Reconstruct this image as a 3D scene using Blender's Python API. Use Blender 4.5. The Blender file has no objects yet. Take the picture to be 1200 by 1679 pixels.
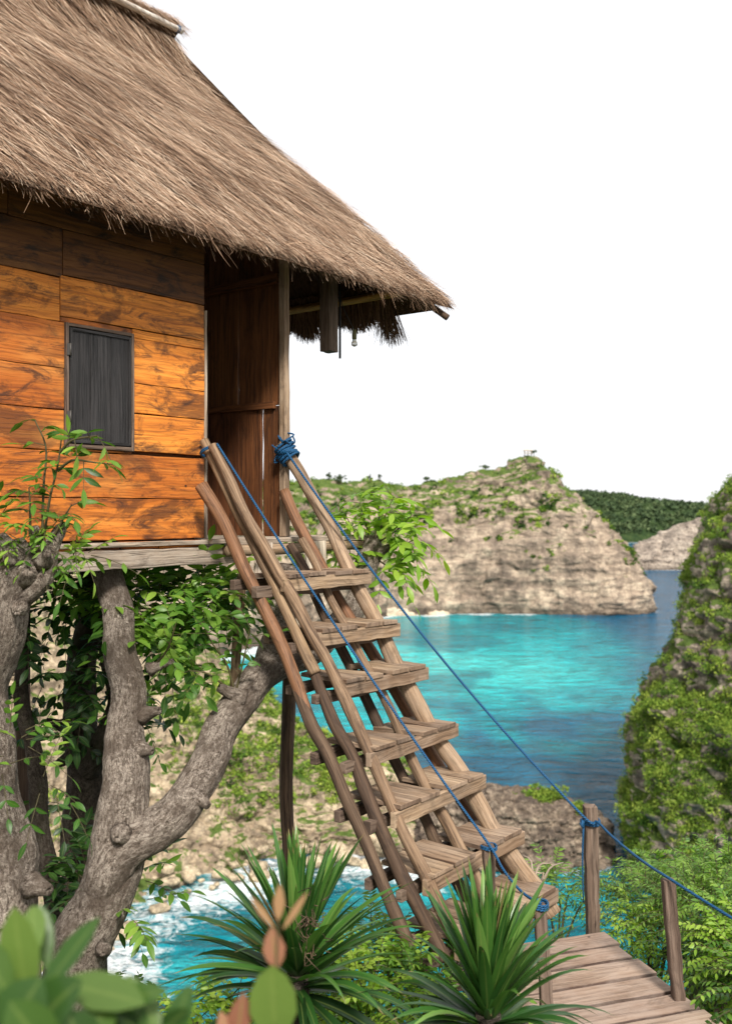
import bpy, math, random
import numpy as np
from mathutils import Vector
random.seed(11)
rng = np.random.default_rng(11)
SC = bpy.context.scene
COL = SC.collection
F = 1650.0            # focal length in pixels of the 1200 x 1679 photograph

# ------------------------------------------------------------------ camera, world, sun, exposure
cd = bpy.data.cameras.new('camera')
cd.sensor_fit = 'VERTICAL'; cd.sensor_height = 36.0; cd.lens = 36.0 * F / 1679.0
cd.clip_start = 0.05; cd.clip_end = 9000
cd.dof.use_dof = True; cd.dof.focus_distance = 5.7; cd.dof.aperture_fstop = 2.8
cam = bpy.data.objects.new('camera', cd); COL.objects.link(cam)
cam.rotation_euler = (math.pi / 2, 0, 0)
SC.camera = cam
SUN_EL, SUN_AZ = math.radians(42), math.radians(167)      # azimuth clockwise from +Y: behind the camera, to the right
world = bpy.data.worlds.new('World'); SC.world = world; world.use_nodes = True
wt = world.node_tree
for n in list(wt.nodes): wt.nodes.remove(n)
sky = wt.nodes.new('ShaderNodeTexSky'); sky.sky_type = 'NISHITA'; sky.sun_disc = False
sky.sun_elevation = SUN_EL; sky.sun_rotation = SUN_AZ; sky.dust_density = 4.0
cloud = wt.nodes.new('ShaderNodeMix'); cloud.data_type = 'RGBA'
cloud.inputs[0].default_value = 0.86                       # a bright, even cloud deck over the sky
cloud.inputs[7].default_value = (7.6, 7.6, 7.7, 1)
bg = wt.nodes.new('ShaderNodeBackground'); bg.inputs[1].default_value = 0.096
wo = wt.nodes.new('ShaderNodeOutputWorld')
wt.links.new(sky.outputs[0], cloud.inputs[6]); wt.links.new(cloud.outputs[2], bg.inputs[0]); wt.links.new(bg.outputs[0], wo.inputs[0])
sl = bpy.data.lights.new('sun', 'SUN'); sl.energy = 3.5; sl.angle = math.radians(10); sl.color = (1.0, 0.94, 0.86)
sun = bpy.data.objects.new('sun', sl); COL.objects.link(sun)
sd = Vector((math.sin(SUN_AZ) * math.cos(SUN_EL), math.cos(SUN_AZ) * math.cos(SUN_EL), math.sin(SUN_EL)))
sun.rotation_euler = sd.to_track_quat('Z', 'Y').to_euler()
sun.location = (6, -8, 12)
SC.view_settings.view_transform = 'Standard'; SC.view_settings.look = 'None'
SC.view_settings.exposure = 0.78; SC.view_settings.gamma = 1.0
SC.cycles.max_bounces = 7; SC.cycles.diffuse_bounces = 3; SC.cycles.glossy_bounces = 2
SC.cycles.transmission_bounces = 4; SC.cycles.transparent_max_bounces = 6
SC.cycles.caustics_reflective = False; SC.cycles.caustics_refractive = False
SC.cycles.use_denoising = True

# ------------------------------------------------------------------ helpers
def A(*v): return np.array(v, float)
def P(px, py, Y): return A((px - 600) / F * Y, Y, (840 - py) / F * Y)
def unit(v):
    v = np.asarray(v, float); return v / max(np.linalg.norm(v), 1e-9)

def _h(ix, iy, iz, s):
    n = (ix * 374761393 + iy * 668265263 + iz * 2147483647 + s * 1274126177) & 0xffffffff
    n = ((n ^ (n >> 13)) * 1274126177) & 0xffffffff
    n = ((n ^ (n >> 16)) * 2246822519) & 0xffffffff
    return ((n ^ (n >> 15)) & 0xffffff) / 16777215.0
def vnoise(p, s=0):
    p = np.asarray(p, float); i = np.floor(p).astype(np.int64); f = p - i; f = f * f * (3 - 2 * f)
    x, y, z = i[..., 0], i[..., 1], i[..., 2]; a, b, c = f[..., 0], f[..., 1], f[..., 2]
    r = 0
    for dx in (0, 1):
        for dy in (0, 1):
            for dz in (0, 1):
                w = (a if dx else 1 - a) * (b if dy else 1 - b) * (c if dz else 1 - c)
                r = r + w * _h(x + dx, y + dy, z + dz, s)
    return r * 2 - 1
def fbm(p, o=4, s=0, g=0.5):
    p = np.asarray(p, float); r = 0; a = 1; t = 0
    for k in range(o):
        r = r + a * vnoise(p * 2.03 ** k + 17.3 * k, s + k); t += a; a *= g
    return r / t
def ridged(p, o=4, s=0):
    p = np.asarray(p, float); r = 0; a = 1; t = 0
    for k in range(o):
        r = r + a * (1 - 2 * np.abs(vnoise(p * 2.1 ** k + 9.1 * k, s + k))); t += a; a *= .5
    return r / t

def worley(p, s=0):
    """nearest-cell random value and distance to the cell border"""
    p = np.asarray(p, float); i = np.floor(p).astype(np.int64); f1 = np.full(p.shape[:-1], 9.); f2 = f1.copy(); val = np.zeros(p.shape[:-1])
    for dx in (-1, 0, 1):
        for dy in (-1, 0, 1):
            for dz in (-1, 0, 1):
                c = i + np.array([dx, dy, dz]); h = [_h(c[..., 0], c[..., 1], c[..., 2], s + k) for k in range(4)]
                d = np.linalg.norm(c + np.stack(h[:3], -1) - p, axis=-1); n_ = d < f1
                f2 = np.where(n_, f1, np.minimum(f2, d)); val = np.where(n_, h[3], val); f1 = np.where(n_, d, f1)
    return val * 2 - 1, f2 - f1
def crag(p, f, s):
    p = np.asarray(p, float) + .35 / f * np.stack([fbm(p * f * 1.3, 3, s + 40 + k) for k in range(3)], -1)
    a, e = worley(p * f, s); b, e2 = worley(p * f * 2.3 + 5, s + 9); c, e3 = worley(p * f * 5.1 + 8, s + 19)
    return .5 * a + .3 * b + .16 * c - .35 * np.clip(1 - e / .14, 0, 1) - .22 * np.clip(1 - e2 / .16, 0, 1)
def tag(o, label=None, cat=None, group=None, kind=None):
    if label: o['label'] = label
    if cat: o['category'] = cat
    if group: o['group'] = group
    if kind: o['kind'] = kind
    return o
def empty(name, loc, label, cat, group=None):
    o = bpy.data.objects.new(name, None); COL.objects.link(o); o.location = tuple(loc)
    o.empty_display_size = .2
    return tag(o, label, cat, group)
def link(name, me, m, parent=None):
    o = bpy.data.objects.new(name, me); COL.objects.link(o)
    if m: me.materials.append(m)
    if parent is not None:
        o.parent = parent
        l = Vector((0, 0, 0)); q = parent
        while q is not None: l += q.location; q = q.parent
        o.location = -l
    return o
def copy_tree(o, parent=None):
    c = o.copy(); COL.objects.link(c)
    if parent is not None: c.parent = parent
    for ch in list(o.children): copy_tree(ch, c)
    return c

class MB:
    """collects tubes, planks and strips and links them as one mesh object (world coordinates)"""
    def __init__(s): s.v = []; s.f = []; s.uv = []; s.r = []; s.n = 0; s.sm = []
    def add(s, verts, faces, uvs, rnd, smooth=True):
        verts = np.asarray(verts, float)
        rl = rnd if isinstance(rnd, list) else [rnd] * len(faces)
        for f, u, r in zip(faces, uvs, rl):
            s.f.append(tuple(int(i) + s.n for i in f)); s.uv.extend(u); s.r.append(r); s.sm.append(smooth)
        s.v.append(verts); s.n += len(verts)
    def tube(s, P4, n=10, rnd=None, lump=0.0, lf=6.0, cap=True, seed=0, flat=1.0, furrow=0.0):
        P4 = np.asarray(P4, float); rnd = random.random() if rnd is None else rnd
        m = len(P4); pts = P4[:, :3]; R = P4[:, 3]
        tan = np.gradient(pts, axis=0); tan /= np.maximum(np.linalg.norm(tan, axis=1)[:, None], 1e-9)
        ref = A(0, 0, 1) if abs(tan[0][2]) < .8 else A(1, 0, 0)
        nx = unit(np.cross(tan[0], ref)); L = np.r_[0, np.cumsum(np.linalg.norm(np.diff(pts, axis=0), axis=1))]
        ang = np.linspace(0, 2 * math.pi, n, endpoint=False); V = []
        for k in range(m):
            nx = unit(nx - tan[k] * nx.dot(tan[k])); ny = np.cross(tan[k], nx)
            V.append(pts[k] + R[k] * (np.cos(ang)[:, None] * nx + flat * np.sin(ang)[:, None] * ny))
        V = np.array(V)
        if lump:
            d = V - pts[:, None, :]
            V = pts[:, None, :] + d * (1 + lump * fbm(V * lf + seed * 3.7, 3, seed))[..., None]
        if furrow:
            q = np.stack([np.cos(ang)[None] * R[:, None] * 42, np.sin(ang)[None] * R[:, None] * 42, np.repeat(L[:, None] * 9, n, 1)], 2)
            d = V - pts[:, None, :]; d /= np.linalg.norm(d, axis=2)[..., None]; q[..., 2] += 2 * fbm(q * .2, 2, seed)
            V = V + d * (furrow * (ridged(q * A(.55, .55, .5), 3, seed + 2) + .6 * fbm(q * 2, 3, seed + 4)))[..., None]
        rm = R.mean(); off = random.random() * 50; fs = []; us = []
        for k in range(m - 1):
            for j in range(n):
                j2 = (j + 1) % n
                fs.append((k * n + j, k * n + j2, (k + 1) * n + j2, (k + 1) * n + j))
                a0, a1 = off + j / n * 6.283 * rm, off + (j + 1) / n * 6.283 * rm
                us.append([(a0, L[k] + off), (a1, L[k] + off), (a1, L[k + 1] + off), (a0, L[k + 1] + off)])
        V = V.reshape(-1, 3)
        if cap:
            for k, rev in ((0, True), (m - 1, False)):
                c = list(range(k * n, k * n + n)); c = c[::-1] if rev else c
                fs.append(tuple(c)); us.append([(off + R[k] * math.cos(a), off + R[k] * math.sin(a) * .3) for a in ang])
        s.add(V, fs, us, rnd)
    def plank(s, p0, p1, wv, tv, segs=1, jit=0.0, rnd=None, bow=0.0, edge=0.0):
        """box from p0 to p1 with half width vector wv and half thickness vector tv"""
        p0, p1, wv, tv = map(lambda q: np.asarray(q, float), (p0, p1, wv, tv)); rnd = random.random() if rnd is None else rnd
        V = []; L = np.linalg.norm(p1 - p0); w = np.linalg.norm(wv); t = np.linalg.norm(tv); off = random.random() * 60
        for k in range(segs + 1):
            a = k / segs; c = p0 + (p1 - p0) * a + tv / max(t, 1e-9) * bow * math.sin(a * math.pi)
            j = (rng.random(4) - .5) * 2 * jit; e = (rng.random(2) - .5) * 2 * jit * .6
            V += [c - wv * (1 + j[0] / max(w, 1e-6)) - tv + tv / t * e[0], c + wv * (1 + j[1] / max(w, 1e-6)) - tv + tv / t * e[0],
                  c + wv * (1 + j[1] / max(w, 1e-6)) + tv + tv / t * e[1], c - wv * (1 + j[0] / max(w, 1e-6)) + tv + tv / t * e[1]]
        per = [0, 2 * w, 2 * w + 2 * t, 4 * w + 2 * t, 4 * w + 4 * t]; fs = []; us = []
        for k in range(segs):
            for j in range(4):
                a, b = k * 4 + j, k * 4 + (j + 1) % 4
                fs.append((a, b, b + 4, a + 4)); y0, y1 = off + L * k / segs, off + L * (k + 1) / segs
                us.append([(off + per[j], y0), (off + per[j + 1], y0), (off + per[j + 1], y1), (off + per[j], y1)])
        m = segs * 4
        ends = [(off, off), (off + .3 * w, off), (off + .3 * w, off + 2 * t), (off, off + 2 * t)]
        fs += [(3, 2, 1, 0), (m, m + 1, m + 2, m + 3)]; us += [ends[::-1], ends]
        s.add(V, fs, us, [rnd - (edge if j % 4 in (1, 3) else 0) for j in range(segs * 4)] + [rnd - edge, rnd - edge], False)  # edge darkens side and end faces, painting shade into them
    def build(s, name, m, parent=None, bevel=0.0):
        me = bpy.data.meshes.new(name); V = np.concatenate(s.v)
        me.from_pydata([tuple(q) for q in V], [], s.f)
        uvl = me.uv_layers.new(name='UVMap'); uvl.data.foreach_set('uv', np.array(s.uv, float).ravel())
        at = me.attributes.new('rnd', 'FLOAT', 'FACE'); at.data.foreach_set('value', np.array(s.r, float))
        me.polygons.foreach_set('use_smooth', np.array(s.sm, bool)); me.update()
        o = link(name, me, m, parent)
        if bevel:
            b = o.modifiers.new('bevel', 'BEVEL'); b.width = bevel; b.segments = 2; b.limit_method = 'ANGLE'; b.angle_limit = math.radians(50)
        return o

def quads(name, V, F4, m, parent=None, rnd=None, uv=None, smooth=False, extra=None):
    """mesh from numpy: V (N,3), F4 (M,4) ints, rnd per face, uv per loop"""
    me = bpy.data.meshes.new(name); V = np.ascontiguousarray(V, float); F4 = np.ascontiguousarray(F4, np.int32); M = len(F4)
    me.vertices.add(len(V)); me.vertices.foreach_set('co', V.ravel())
    me.loops.add(M * 4); me.loops.foreach_set('vertex_index', F4.ravel())
    me.polygons.add(M); me.polygons.foreach_set('loop_start', np.arange(0, M * 4, 4, dtype=np.int32))
    try: me.polygons.foreach_set('loop_total', np.full(M, 4, np.int32))
    except Exception: pass
    me.update(calc_edges=True)
    if rnd is not None:
        at = me.attributes.new('rnd', 'FLOAT', 'FACE'); at.data.foreach_set('value', np.asarray(rnd, float))
    if uv is not None:
        u = me.uv_layers.new(name='UVMap'); u.data.foreach_set('uv', np.asarray(uv, float).ravel())
    for k, (typ, arr) in (extra or {}).items():
        at = me.attributes.new(k, typ, 'POINT'); at.data.foreach_set('value' if typ == 'FLOAT' else 'color', np.asarray(arr, float).ravel())
    me.polygons.foreach_set('use_smooth', np.full(M, smooth, bool)); me.validate(); me.update()
    return link(name, me, m, parent)
def grid_faces(nr, nc):
    i = np.arange((nr - 1) * (nc - 1)); r = i // (nc - 1); c = i % (nc - 1); a = r * nc + c
    return np.stack([a, a + 1, a + nc + 1, a + nc], 1)
def spline(pts, n):
    """Catmull-Rom through rows of any width"""
    p = np.asarray(pts, float); p = np.vstack([2 * p[0] - p[1], p, 2 * p[-1] - p[-2]]); m = len(p) - 3; out = []
    for t in np.linspace(0, m - 1e-6, n):
        k = int(t); f = t - k; a, b, c, d = p[k:k + 4]
        out.append(.5 * (2 * b + (c - a) * f + (2 * a - 5 * b + 4 * c - d) * f * f + (3 * b - a - 3 * c + d) * f ** 3))
    return np.array(out)
def polyres(pts, n):
    p = np.asarray(pts, float); L = np.r_[0, np.cumsum(np.linalg.norm(np.diff(p[:, :2], axis=0), axis=1))]
    t = np.linspace(0, L[-1], n); return np.stack([np.interp(t, L, p[:, k]) for k in range(p.shape[1])], 1)

# ------------------------------------------------------------------ node helpers
def new_mat(name):
    m = bpy.data.materials.new(name); m.use_nodes = True; t = m.node_tree
    for n in list(t.nodes): t.nodes.remove(n)
    return m, t
def nd(t, typ, ins=None, **kw):
    n = t.nodes.new(typ)
    for k, v in kw.items(): setattr(n, k, v)
    for k, v in (ins or {}).items():
        if isinstance(v, bpy.types.NodeSocket): t.links.new(v, n.inputs[k])
        else:
            if isinstance(v, tuple) and len(v) == 3 and n.inputs[k].type == 'RGBA': v = (*v, 1)
            n.inputs[k].default_value = v
    return n
def mixc(t, f, a, b, blend='MIX'):
    return nd(t, 'ShaderNodeMix', {0: f, 6: a, 7: b}, data_type='RGBA', blend_type=blend).outputs[2]
def math_(t, op, a, b=0.0, clamp=False):
    return nd(t, 'ShaderNodeMath', {0: a, 1: b}, operation=op, use_clamp=clamp).outputs[0]
def ramp(t, f, stops):
    n = nd(t, 'ShaderNodeValToRGB', {0: f}); e = n.color_ramp.elements
    while len(e) < len(stops): e.new(.5)
    for q, (p, c) in zip(e, stops):
        q.position = p; q.color = (c, c, c, 1) if not isinstance(c, tuple) else (*c, 1)
    return n.outputs[0]
def noise(t, vec, scale, detail=4, rough=.55, dist=0.0):
    return nd(t, 'ShaderNodeTexNoise', {'Vector': vec, 'Scale': scale, 'Detail': detail, 'Roughness': rough, 'Distortion': dist}).outputs[0]
def mapping(t, vec, scale, loc=(0, 0, 0)):
    return nd(t, 'ShaderNodeMapping', {0: vec, 1: loc, 3: scale}).outputs[0]
def attr(t, name, out=2): return nd(t, 'ShaderNodeAttribute', attribute_name=name).outputs[out]
def finish(t, color, rough=.8, bump=None, bstr=.5, bdist=.01, spec=.3, trans=None, tcol=None):
    b = nd(t, 'ShaderNodeBsdfPrincipled', {'Base Color': color, 'Roughness': rough, 'Specular IOR Level': spec})
    if bump is not None:
        t.links.new(nd(t, 'ShaderNodeBump', {'Height': bump, 'Strength': bstr, 'Distance': bdist}).outputs[0], b.inputs['Normal'])
    o = nd(t, 'ShaderNodeOutputMaterial'); sh = b.outputs[0]
    if trans:
        tr = nd(t, 'ShaderNodeBsdfTranslucent', {0: tcol if tcol is not None else color})
        sh = nd(t, 'ShaderNodeMixShader', {0: trans, 1: sh, 2: tr.outputs[0]}).outputs[0]
    t.links.new(sh, o.inputs[0]); return b

def wood_mat(name, lo, mid, hi, stain=(.02, .015, .01), stain_amt=.45, grain=90, fine_amt=.6, crack=.75, sth=.52, blotch=0., stain2=(.062, .024, .011), fade=(.66, .30, .07), var=.5, rough=.75, bstr=.6, weather=None, wamt=.4, nails=False):
    m, t = new_mat(name); uv = nd(t, 'ShaderNodeTexCoord').outputs['UV']; r = attr(t, 'rnd')
    warp = noise(t, mapping(t, uv, (5, 1.2, 1)), 1.0, 3)
    wv = nd(t, 'ShaderNodeVectorMath', {0: uv, 1: nd(t, 'ShaderNodeCombineXYZ', {0: math_(t, 'MULTIPLY', warp, .06)}).outputs[0]}, operation='ADD').outputs[0]
    g1 = noise(t, mapping(t, wv, (grain, 2.2, 1)), 1.0, 5, .65)
    g2 = noise(t, mapping(t, wv, (grain * .22, .9, 1)), 1.0, 4, .6, .6)
    base = ramp(t, math_(t, 'ADD', math_(t, 'MULTIPLY', g1, .45), math_(t, 'MULTIPLY', g2, .55)), [(.3, lo), (.5, mid), (.7, hi)])
    val = math_(t, 'ADD', 1 - var * .5, math_(t, 'MULTIPLY', r, var))
    hsv = nd(t, 'ShaderNodeHueSaturation', {'Value': val, 'Color': base, 'Hue': math_(t, 'ADD', .494, math_(t, 'MULTIPLY', r, .010))}).outputs[0]
    if weather:
        wn = noise(t, mapping(t, uv, (6, 3, 1), (4, 4, 0)), 1.0, 5, .7)
        hsv = mixc(t, math_(t, 'MULTIPLY', ramp(t, wn, [(.4, 0.), (.62, 1.)]), wamt), hsv, weather)
    sn = noise(t, mapping(t, uv, (9, 3.0, 1), (9, 2, 0)), 1.0, 7, .74, 1.2)
    if blotch:
        bn = noise(t, mapping(t, uv, (4.2, 1.9, 1), (2, 5, 0)), 1.0, 8, .68, .5)
        hsv = mixc(t, math_(t, 'MULTIPLY', ramp(t, bn, [(.51, 0.), (.58, 1.)]), blotch), hsv, stain2)
        hsv = mixc(t, math_(t, 'MULTIPLY', ramp(t, noise(t, mapping(t, uv, (3, 1.2, 1), (7, 1, 0)), 1.0, 5, .6), [(.52, 0.), (.66, 1.)]), blotch * .5), hsv, fade)
    sm = math_(t, 'MULTIPLY', ramp(t, sn, [(sth, 0.), (sth + .13, 1.)]), stain_amt)
    fine = ramp(t, g1, [(.35, 1.), (.5, 0.)])
    col = mixc(t, sm, hsv, stain); col = mixc(t, math_(t, 'MULTIPLY', fine, fine_amt), col, stain)
    crk = noise(t, mapping(t, wv, (grain * .5, .55, 1), (3, 7, 0)), 1.0, 3, .5, .4)
    ck = ramp(t, math_(t, 'ABSOLUTE', math_(t, 'SUBTRACT', crk, .5)), [(.0, 1.), (.014, 0.)]); col = mixc(t, math_(t, 'MULTIPLY', ck, crack), col, stain)
    g1 = math_(t, 'SUBTRACT', g1, math_(t, 'MULTIPLY', ck, .5))
    if nails:
        vo = nd(t, 'ShaderNodeTexVoronoi', {'Vector': mapping(t, uv, (1, .7, 1)), 'Scale': 6.0}).outputs[0]
        col = mixc(t, ramp(t, vo, [(.025, 1.), (.05, 0.)]), col, (.02, .012, .008))
    finish(t, col, rough, g1, bstr, .006, .25); return m
def bark_mat(name, lo, mid, hi, patch, moss=None):
    m, t = new_mat(name); uv = nd(t, 'ShaderNodeTexCoord').outputs['UV']; pos = nd(t, 'ShaderNodeNewGeometry').outputs['Position']
    v = nd(t, 'ShaderNodeTexVoronoi', {'Vector': mapping(t, nd(t, 'ShaderNodeVectorMath', {0: uv, 1: nd(t, 'ShaderNodeTexNoise', {'Vector': uv, 'Scale': 22.0, 'Detail': 3}).outputs[1]}, operation='ADD').outputs[0], (46, 17, 1)), 'Scale': .9, 'Randomness': 1.0}, feature='DISTANCE_TO_EDGE').outputs[0]
    n1 = noise(t, mapping(t, uv, (60, 20, 1)), 1.0, 7, .75, .8); n2 = noise(t, pos, 6.0, 6, .7); n3 = noise(t, pos, 55.0, 5, .7)
    h = math_(t, 'ADD', math_(t, 'MULTIPLY', ramp(t, v, [(0., 0.), (.10, 1.)]), .22), math_(t, 'ADD', math_(t, 'MULTIPLY', n1, .9), math_(t, 'MULTIPLY', n3, .42)))
    c = ramp(t, math_(t, 'MULTIPLY', h, .72), [(.47, lo), (.58, mid), (.69, hi)])
    c = mixc(t, ramp(t, n2, [(.46, 0.), (.60, .75)]), c, patch)
    if moss: c = mixc(t, ramp(t, noise(t, pos, 3.1, 5, .7), [(.5, 0.), (.66, .6)]), c, moss)
    finish(t, c, .9, h, 1.0, .02, .15); return m
def leaf_mat(name, stops, trans=.35, rough=.45, rib=.25, spec=.35, tip=None):
    m, t = new_mat(name); r = attr(t, 'rnd'); uv = nd(t, 'ShaderNodeTexCoord').outputs['UV']
    c = ramp(t, r, stops); x = nd(t, 'ShaderNodeSeparateXYZ', {0: uv}).outputs
    mid = math_(t, 'ABSOLUTE', math_(t, 'SUBTRACT', x[0], .5))
    c2 = mixc(t, math_(t, 'MULTIPLY', ramp(t, mid, [(.0, 1.), (.09, 0.)]), rib), c, (.3, .38, .1))
    ve = noise(t, mapping(t, uv, (3, 14, 1)), 1.0, 3)
    c2 = mixc(t, .25, c2, mixc(t, ve, (.02, .05, .01), c2))
    if tip:
        tn = noise(t, mapping(t, uv, (2, 9, 1)), 1.0, 4); tk = math_(t, 'ADD', x[1], math_(t, 'MULTIPLY', math_(t, 'SUBTRACT', tn, .5), .22))
        c2 = mixc(t, ramp(t, tk, [(.93, 0.), (.99, 1.)]), c2, tip)
    tc = nd(t, 'ShaderNodeHueSaturation', {'Color': c2, 'Saturation': 1.1, 'Value': 1.5}).outputs[0]
    finish(t, c2, rough, ve, .2, .002, spec, trans, tc); return m

# ------------------------------------------------------------------ leaves
LEAF_ST = [(0, .05), (.22, .36), (.5, .5), (.78, .33), (1, .02)]
def leaf_mesh(name, pos, dr, nr, ln, wd, rnd, m, parent=None, stations=LEAF_ST, fold=.22, curl=.25):
    pos, dr, nr = (np.asarray(q, float) for q in (pos, dr, nr)); n = len(pos); ln = np.asarray(ln, float); wd = np.asarray(wd, float)
    dr = dr / np.linalg.norm(dr, axis=1)[:, None]; sd_ = np.cross(dr, nr); sd_ /= np.maximum(np.linalg.norm(sd_, axis=1)[:, None], 1e-6); up = np.cross(sd_, dr)
    V = []; ns = len(stations); cr = curl * (.4 + 1.2 * rng.random(n))
    for (v, w) in stations:
        mid = pos + dr * (ln * v)[:, None] - up * (ln * cr * v * v)[:, None]
        for sgn in (-1, 0, 1):
            V.append(mid + sd_ * (sgn * w * wd)[:, None] + up * (abs(sgn) * w * wd * fold)[:, None])
    V = np.stack(V, 1); tf = []; tu = []
    for k in range(ns - 1):
        for j in range(2):
            a = k * 3 + j; tf.append((a, a + 1, a + 4, a + 3)); v0, v1 = stations[k][0], stations[k + 1][0]
            tu.append([(j * .5, v0), (j * .5 + .5, v0), (j * .5 + .5, v1), (j * .5, v1)])
    tf = np.array(tf); nf = len(tf)
    Fq = (tf[None] + (np.arange(n) * ns * 3)[:, None, None]).reshape(-1, 4)
    uv = np.tile(np.array(tu, float).reshape(1, -1, 2), (n, 1, 1)).reshape(-1, 2)
    return quads(name, V.reshape(-1, 3), Fq, m, parent, np.repeat(np.asarray(rnd, float), nf), uv, True)
class Leaves:
    def __init__(s): s.p = []; s.d = []; s.n = []; s.l = []; s.w = []; s.r = []; s.tw = MB()
    def leaf(s, p, d, n, l, w, r): s.p.append(p); s.d.append(d); s.n.append(n); s.l.append(l); s.w.append(w); s.r.append(r)
    def compound(s, p, d, L, pairs, ll, lw, tone, droop=.5, twig=True):
        """a pinnate leaf: leaflets in pairs along a drooping stalk"""
        d = unit(d); side = unit(np.cross(d, A(0, 0, 1)) + 1e-4); pts = []
        for k in range(pairs + 2):
            a = k / (pairs + 1); pts.append(p + d * L * a + A(0, 0, -droop * L * a * a))
        pts = np.array(pts)
        if twig: s.tw.tube(np.c_[pts, np.linspace(.0022, .0012, len(pts))], 4, cap=False)
        for k in range(1, pairs + 2):
            t = unit(pts[min(k + 1, pairs + 1)] - pts[k - 1]); up = unit(np.cross(side, t))
            if k == pairs + 1:
                s.leaf(pts[k], t + .2 * rng.normal(size=3), up + .3 * rng.normal(size=3), ll * 1.1, lw, np.clip(tone + .12 * rng.normal(), 0, 1))
            else:
                for sg in (-1, 1):
                    s.leaf(pts[k], unit(side * sg * 1.1 + t * .65 + A(0, 0, -.12) + .18 * rng.normal(size=3)), up + .35 * rng.normal(size=3),
                           ll * random.uniform(.75, 1.1), lw * random.uniform(.8, 1.1), np.clip(tone + .15 * rng.normal(), 0, 1))
    def build(s, name, m, tm, parent, twigname='twigs', **kw):
        o = leaf_mesh(name, s.p, s.d, s.n, s.l, s.w, s.r, m, parent, **kw)
        if s.tw.n: s.tw.build(twigname, tm, o if parent is not None else o)
        return o
def clumps(name, C, S, nq, q, m, tone=None, flat=.75, parent=None):
    """many leaf-sized quads spread through the volume of each clump; C (n,3) centres, S (n) radii"""
    C = np.asarray(C, float); n = len(C); S = np.asarray(S, float)
    d = rng.normal(size=(n, nq, 3)); d /= np.linalg.norm(d, axis=2)[..., None]; d *= (rng.random((n, nq, 1)) ** .45)
    d[..., 2] = d[..., 2] * flat + .15
    p = C[:, None, :] + d * S[:, None, None]
    a = rng.normal(size=(n, nq, 3)); a /= np.linalg.norm(a, axis=2)[..., None]
    b = np.cross(a, rng.normal(size=(n, nq, 3))); b /= np.linalg.norm(b, axis=2)[..., None]
    sz = (q * (.6 + .8 * rng.random((n, nq, 1)))) * np.clip(S / S.mean(), .6, 1.5)[:, None, None]
    V = np.stack([p - a * sz, p - b * sz * .55, p + a * sz, p + b * sz * .55], 2).reshape(-1, 3)
    Fq = np.arange(n * nq * 4).reshape(-1, 4)
    tone = rng.random(n) if tone is None else np.asarray(tone)
    r = np.clip(tone[:, None] + .14 * rng.normal(size=(n, nq)), 0, 1).ravel()
    return quads(name, V, Fq, m, parent, r)
# ------------------------------------------------------------------ landform materials
def rock_mat(name, lo, mid, hi, scale, band, veg=None, vegamt=.5, stain_shade=(.03, .028, .025), zfoot=None, vegz=None, crk=.5):
    m, t = new_mat(name); g = nd(t, 'ShaderNodeNewGeometry'); pos = g.outputs['Position']
    xyz = nd(t, 'ShaderNodeSeparateXYZ', {0: pos}).outputs; nz = nd(t, 'ShaderNodeSeparateXYZ', {0: g.outputs['Normal']}).outputs[2]
    warp = noise(t, pos, .35 * scale, 4)
    zz = math_(t, 'ADD', xyz[2], math_(t, 'MULTIPLY', warp, 5.0 / (scale * 4)))
    cv = nd(t, 'ShaderNodeCombineXYZ', {0: math_(t, 'MULTIPLY', xyz[0], .06), 1: math_(t, 'MULTIPLY', xyz[1], .06), 2: zz}).outputs[0]
    b1 = noise(t, cv, band, 5, .7); n1 = noise(t, pos, scale, 8, .68); n2 = noise(t, pos, scale * .22, 4, .6)
    st = noise(t, mapping(t, pos, (1, 1, .12)), scale * .7, 5, .65)
    f = math_(t, 'ADD', math_(t, 'MULTIPLY', b1, .30), math_(t, 'ADD', math_(t, 'MULTIPLY', n1, .45), math_(t, 'MULTIPLY', n2, .25)))
    c = ramp(t, f, [(.38, lo), (.49, mid), (.60, hi)])
    c = mixc(t, math_(t, 'MULTIPLY', ramp(t, st, [(.49, 0.), (.64, 1.)]), .5), c, stain_shade)
    vo = nd(t, 'ShaderNodeTexVoronoi', {'Vector': pos, 'Scale': scale * 1.6}, feature='DISTANCE_TO_EDGE').outputs[0]
    c = mixc(t, math_(t, 'MULTIPLY', ramp(t, vo, [(.0, 1.), (.09, 0.)]), crk), c, stain_shade)  # crack lines darkened, crevice shade put into the rock colour
    if zfoot is not None:
        zf = nd(t, 'ShaderNodeMapRange', {0: math_(t, 'ADD', xyz[2], math_(t, 'MULTIPLY', n1, 2.0)), 1: zfoot[0], 2: zfoot[1], 3: .85, 4: 0.}).outputs[0]
        c = mixc(t, zf, c, (.045, .036, .03))
    if veg:
        vn = noise(t, pos, scale * .45, 6, .7); k = math_(t, 'ADD', math_(t, 'MULTIPLY', nz, .42), vn)
        if vegz is not None:
            k = math_(t, 'ADD', k, nd(t, 'ShaderNodeMapRange', {0: xyz[2], 1: vegz[0], 2: vegz[1], 3: -.12, 4: .2}).outputs[0])
        vm = ramp(t, k, [(1.0 - vegamt * .5, 0.), (1.06 - vegamt * .5, 1.)])
        gc = ramp(t, noise(t, pos, scale * 2.2, 5, .7), [(.35, veg[0]), (.55, veg[1]), (.7, veg[2])])
        c = mixc(t, vm, c, gc)
    h = math_(t, 'ADD', n1, math_(t, 'MULTIPLY', b1, .6))
    finish(t, c, .95, h, .9, 1.2 / scale * .35, .1); return m
def veg_mat(name, stops, trans=.2):
    m, t = new_mat(name); r = attr(t, 'rnd'); c = ramp(t, r, stops); finish(t, c, .75, spec=.12, trans=trans); return m

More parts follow.
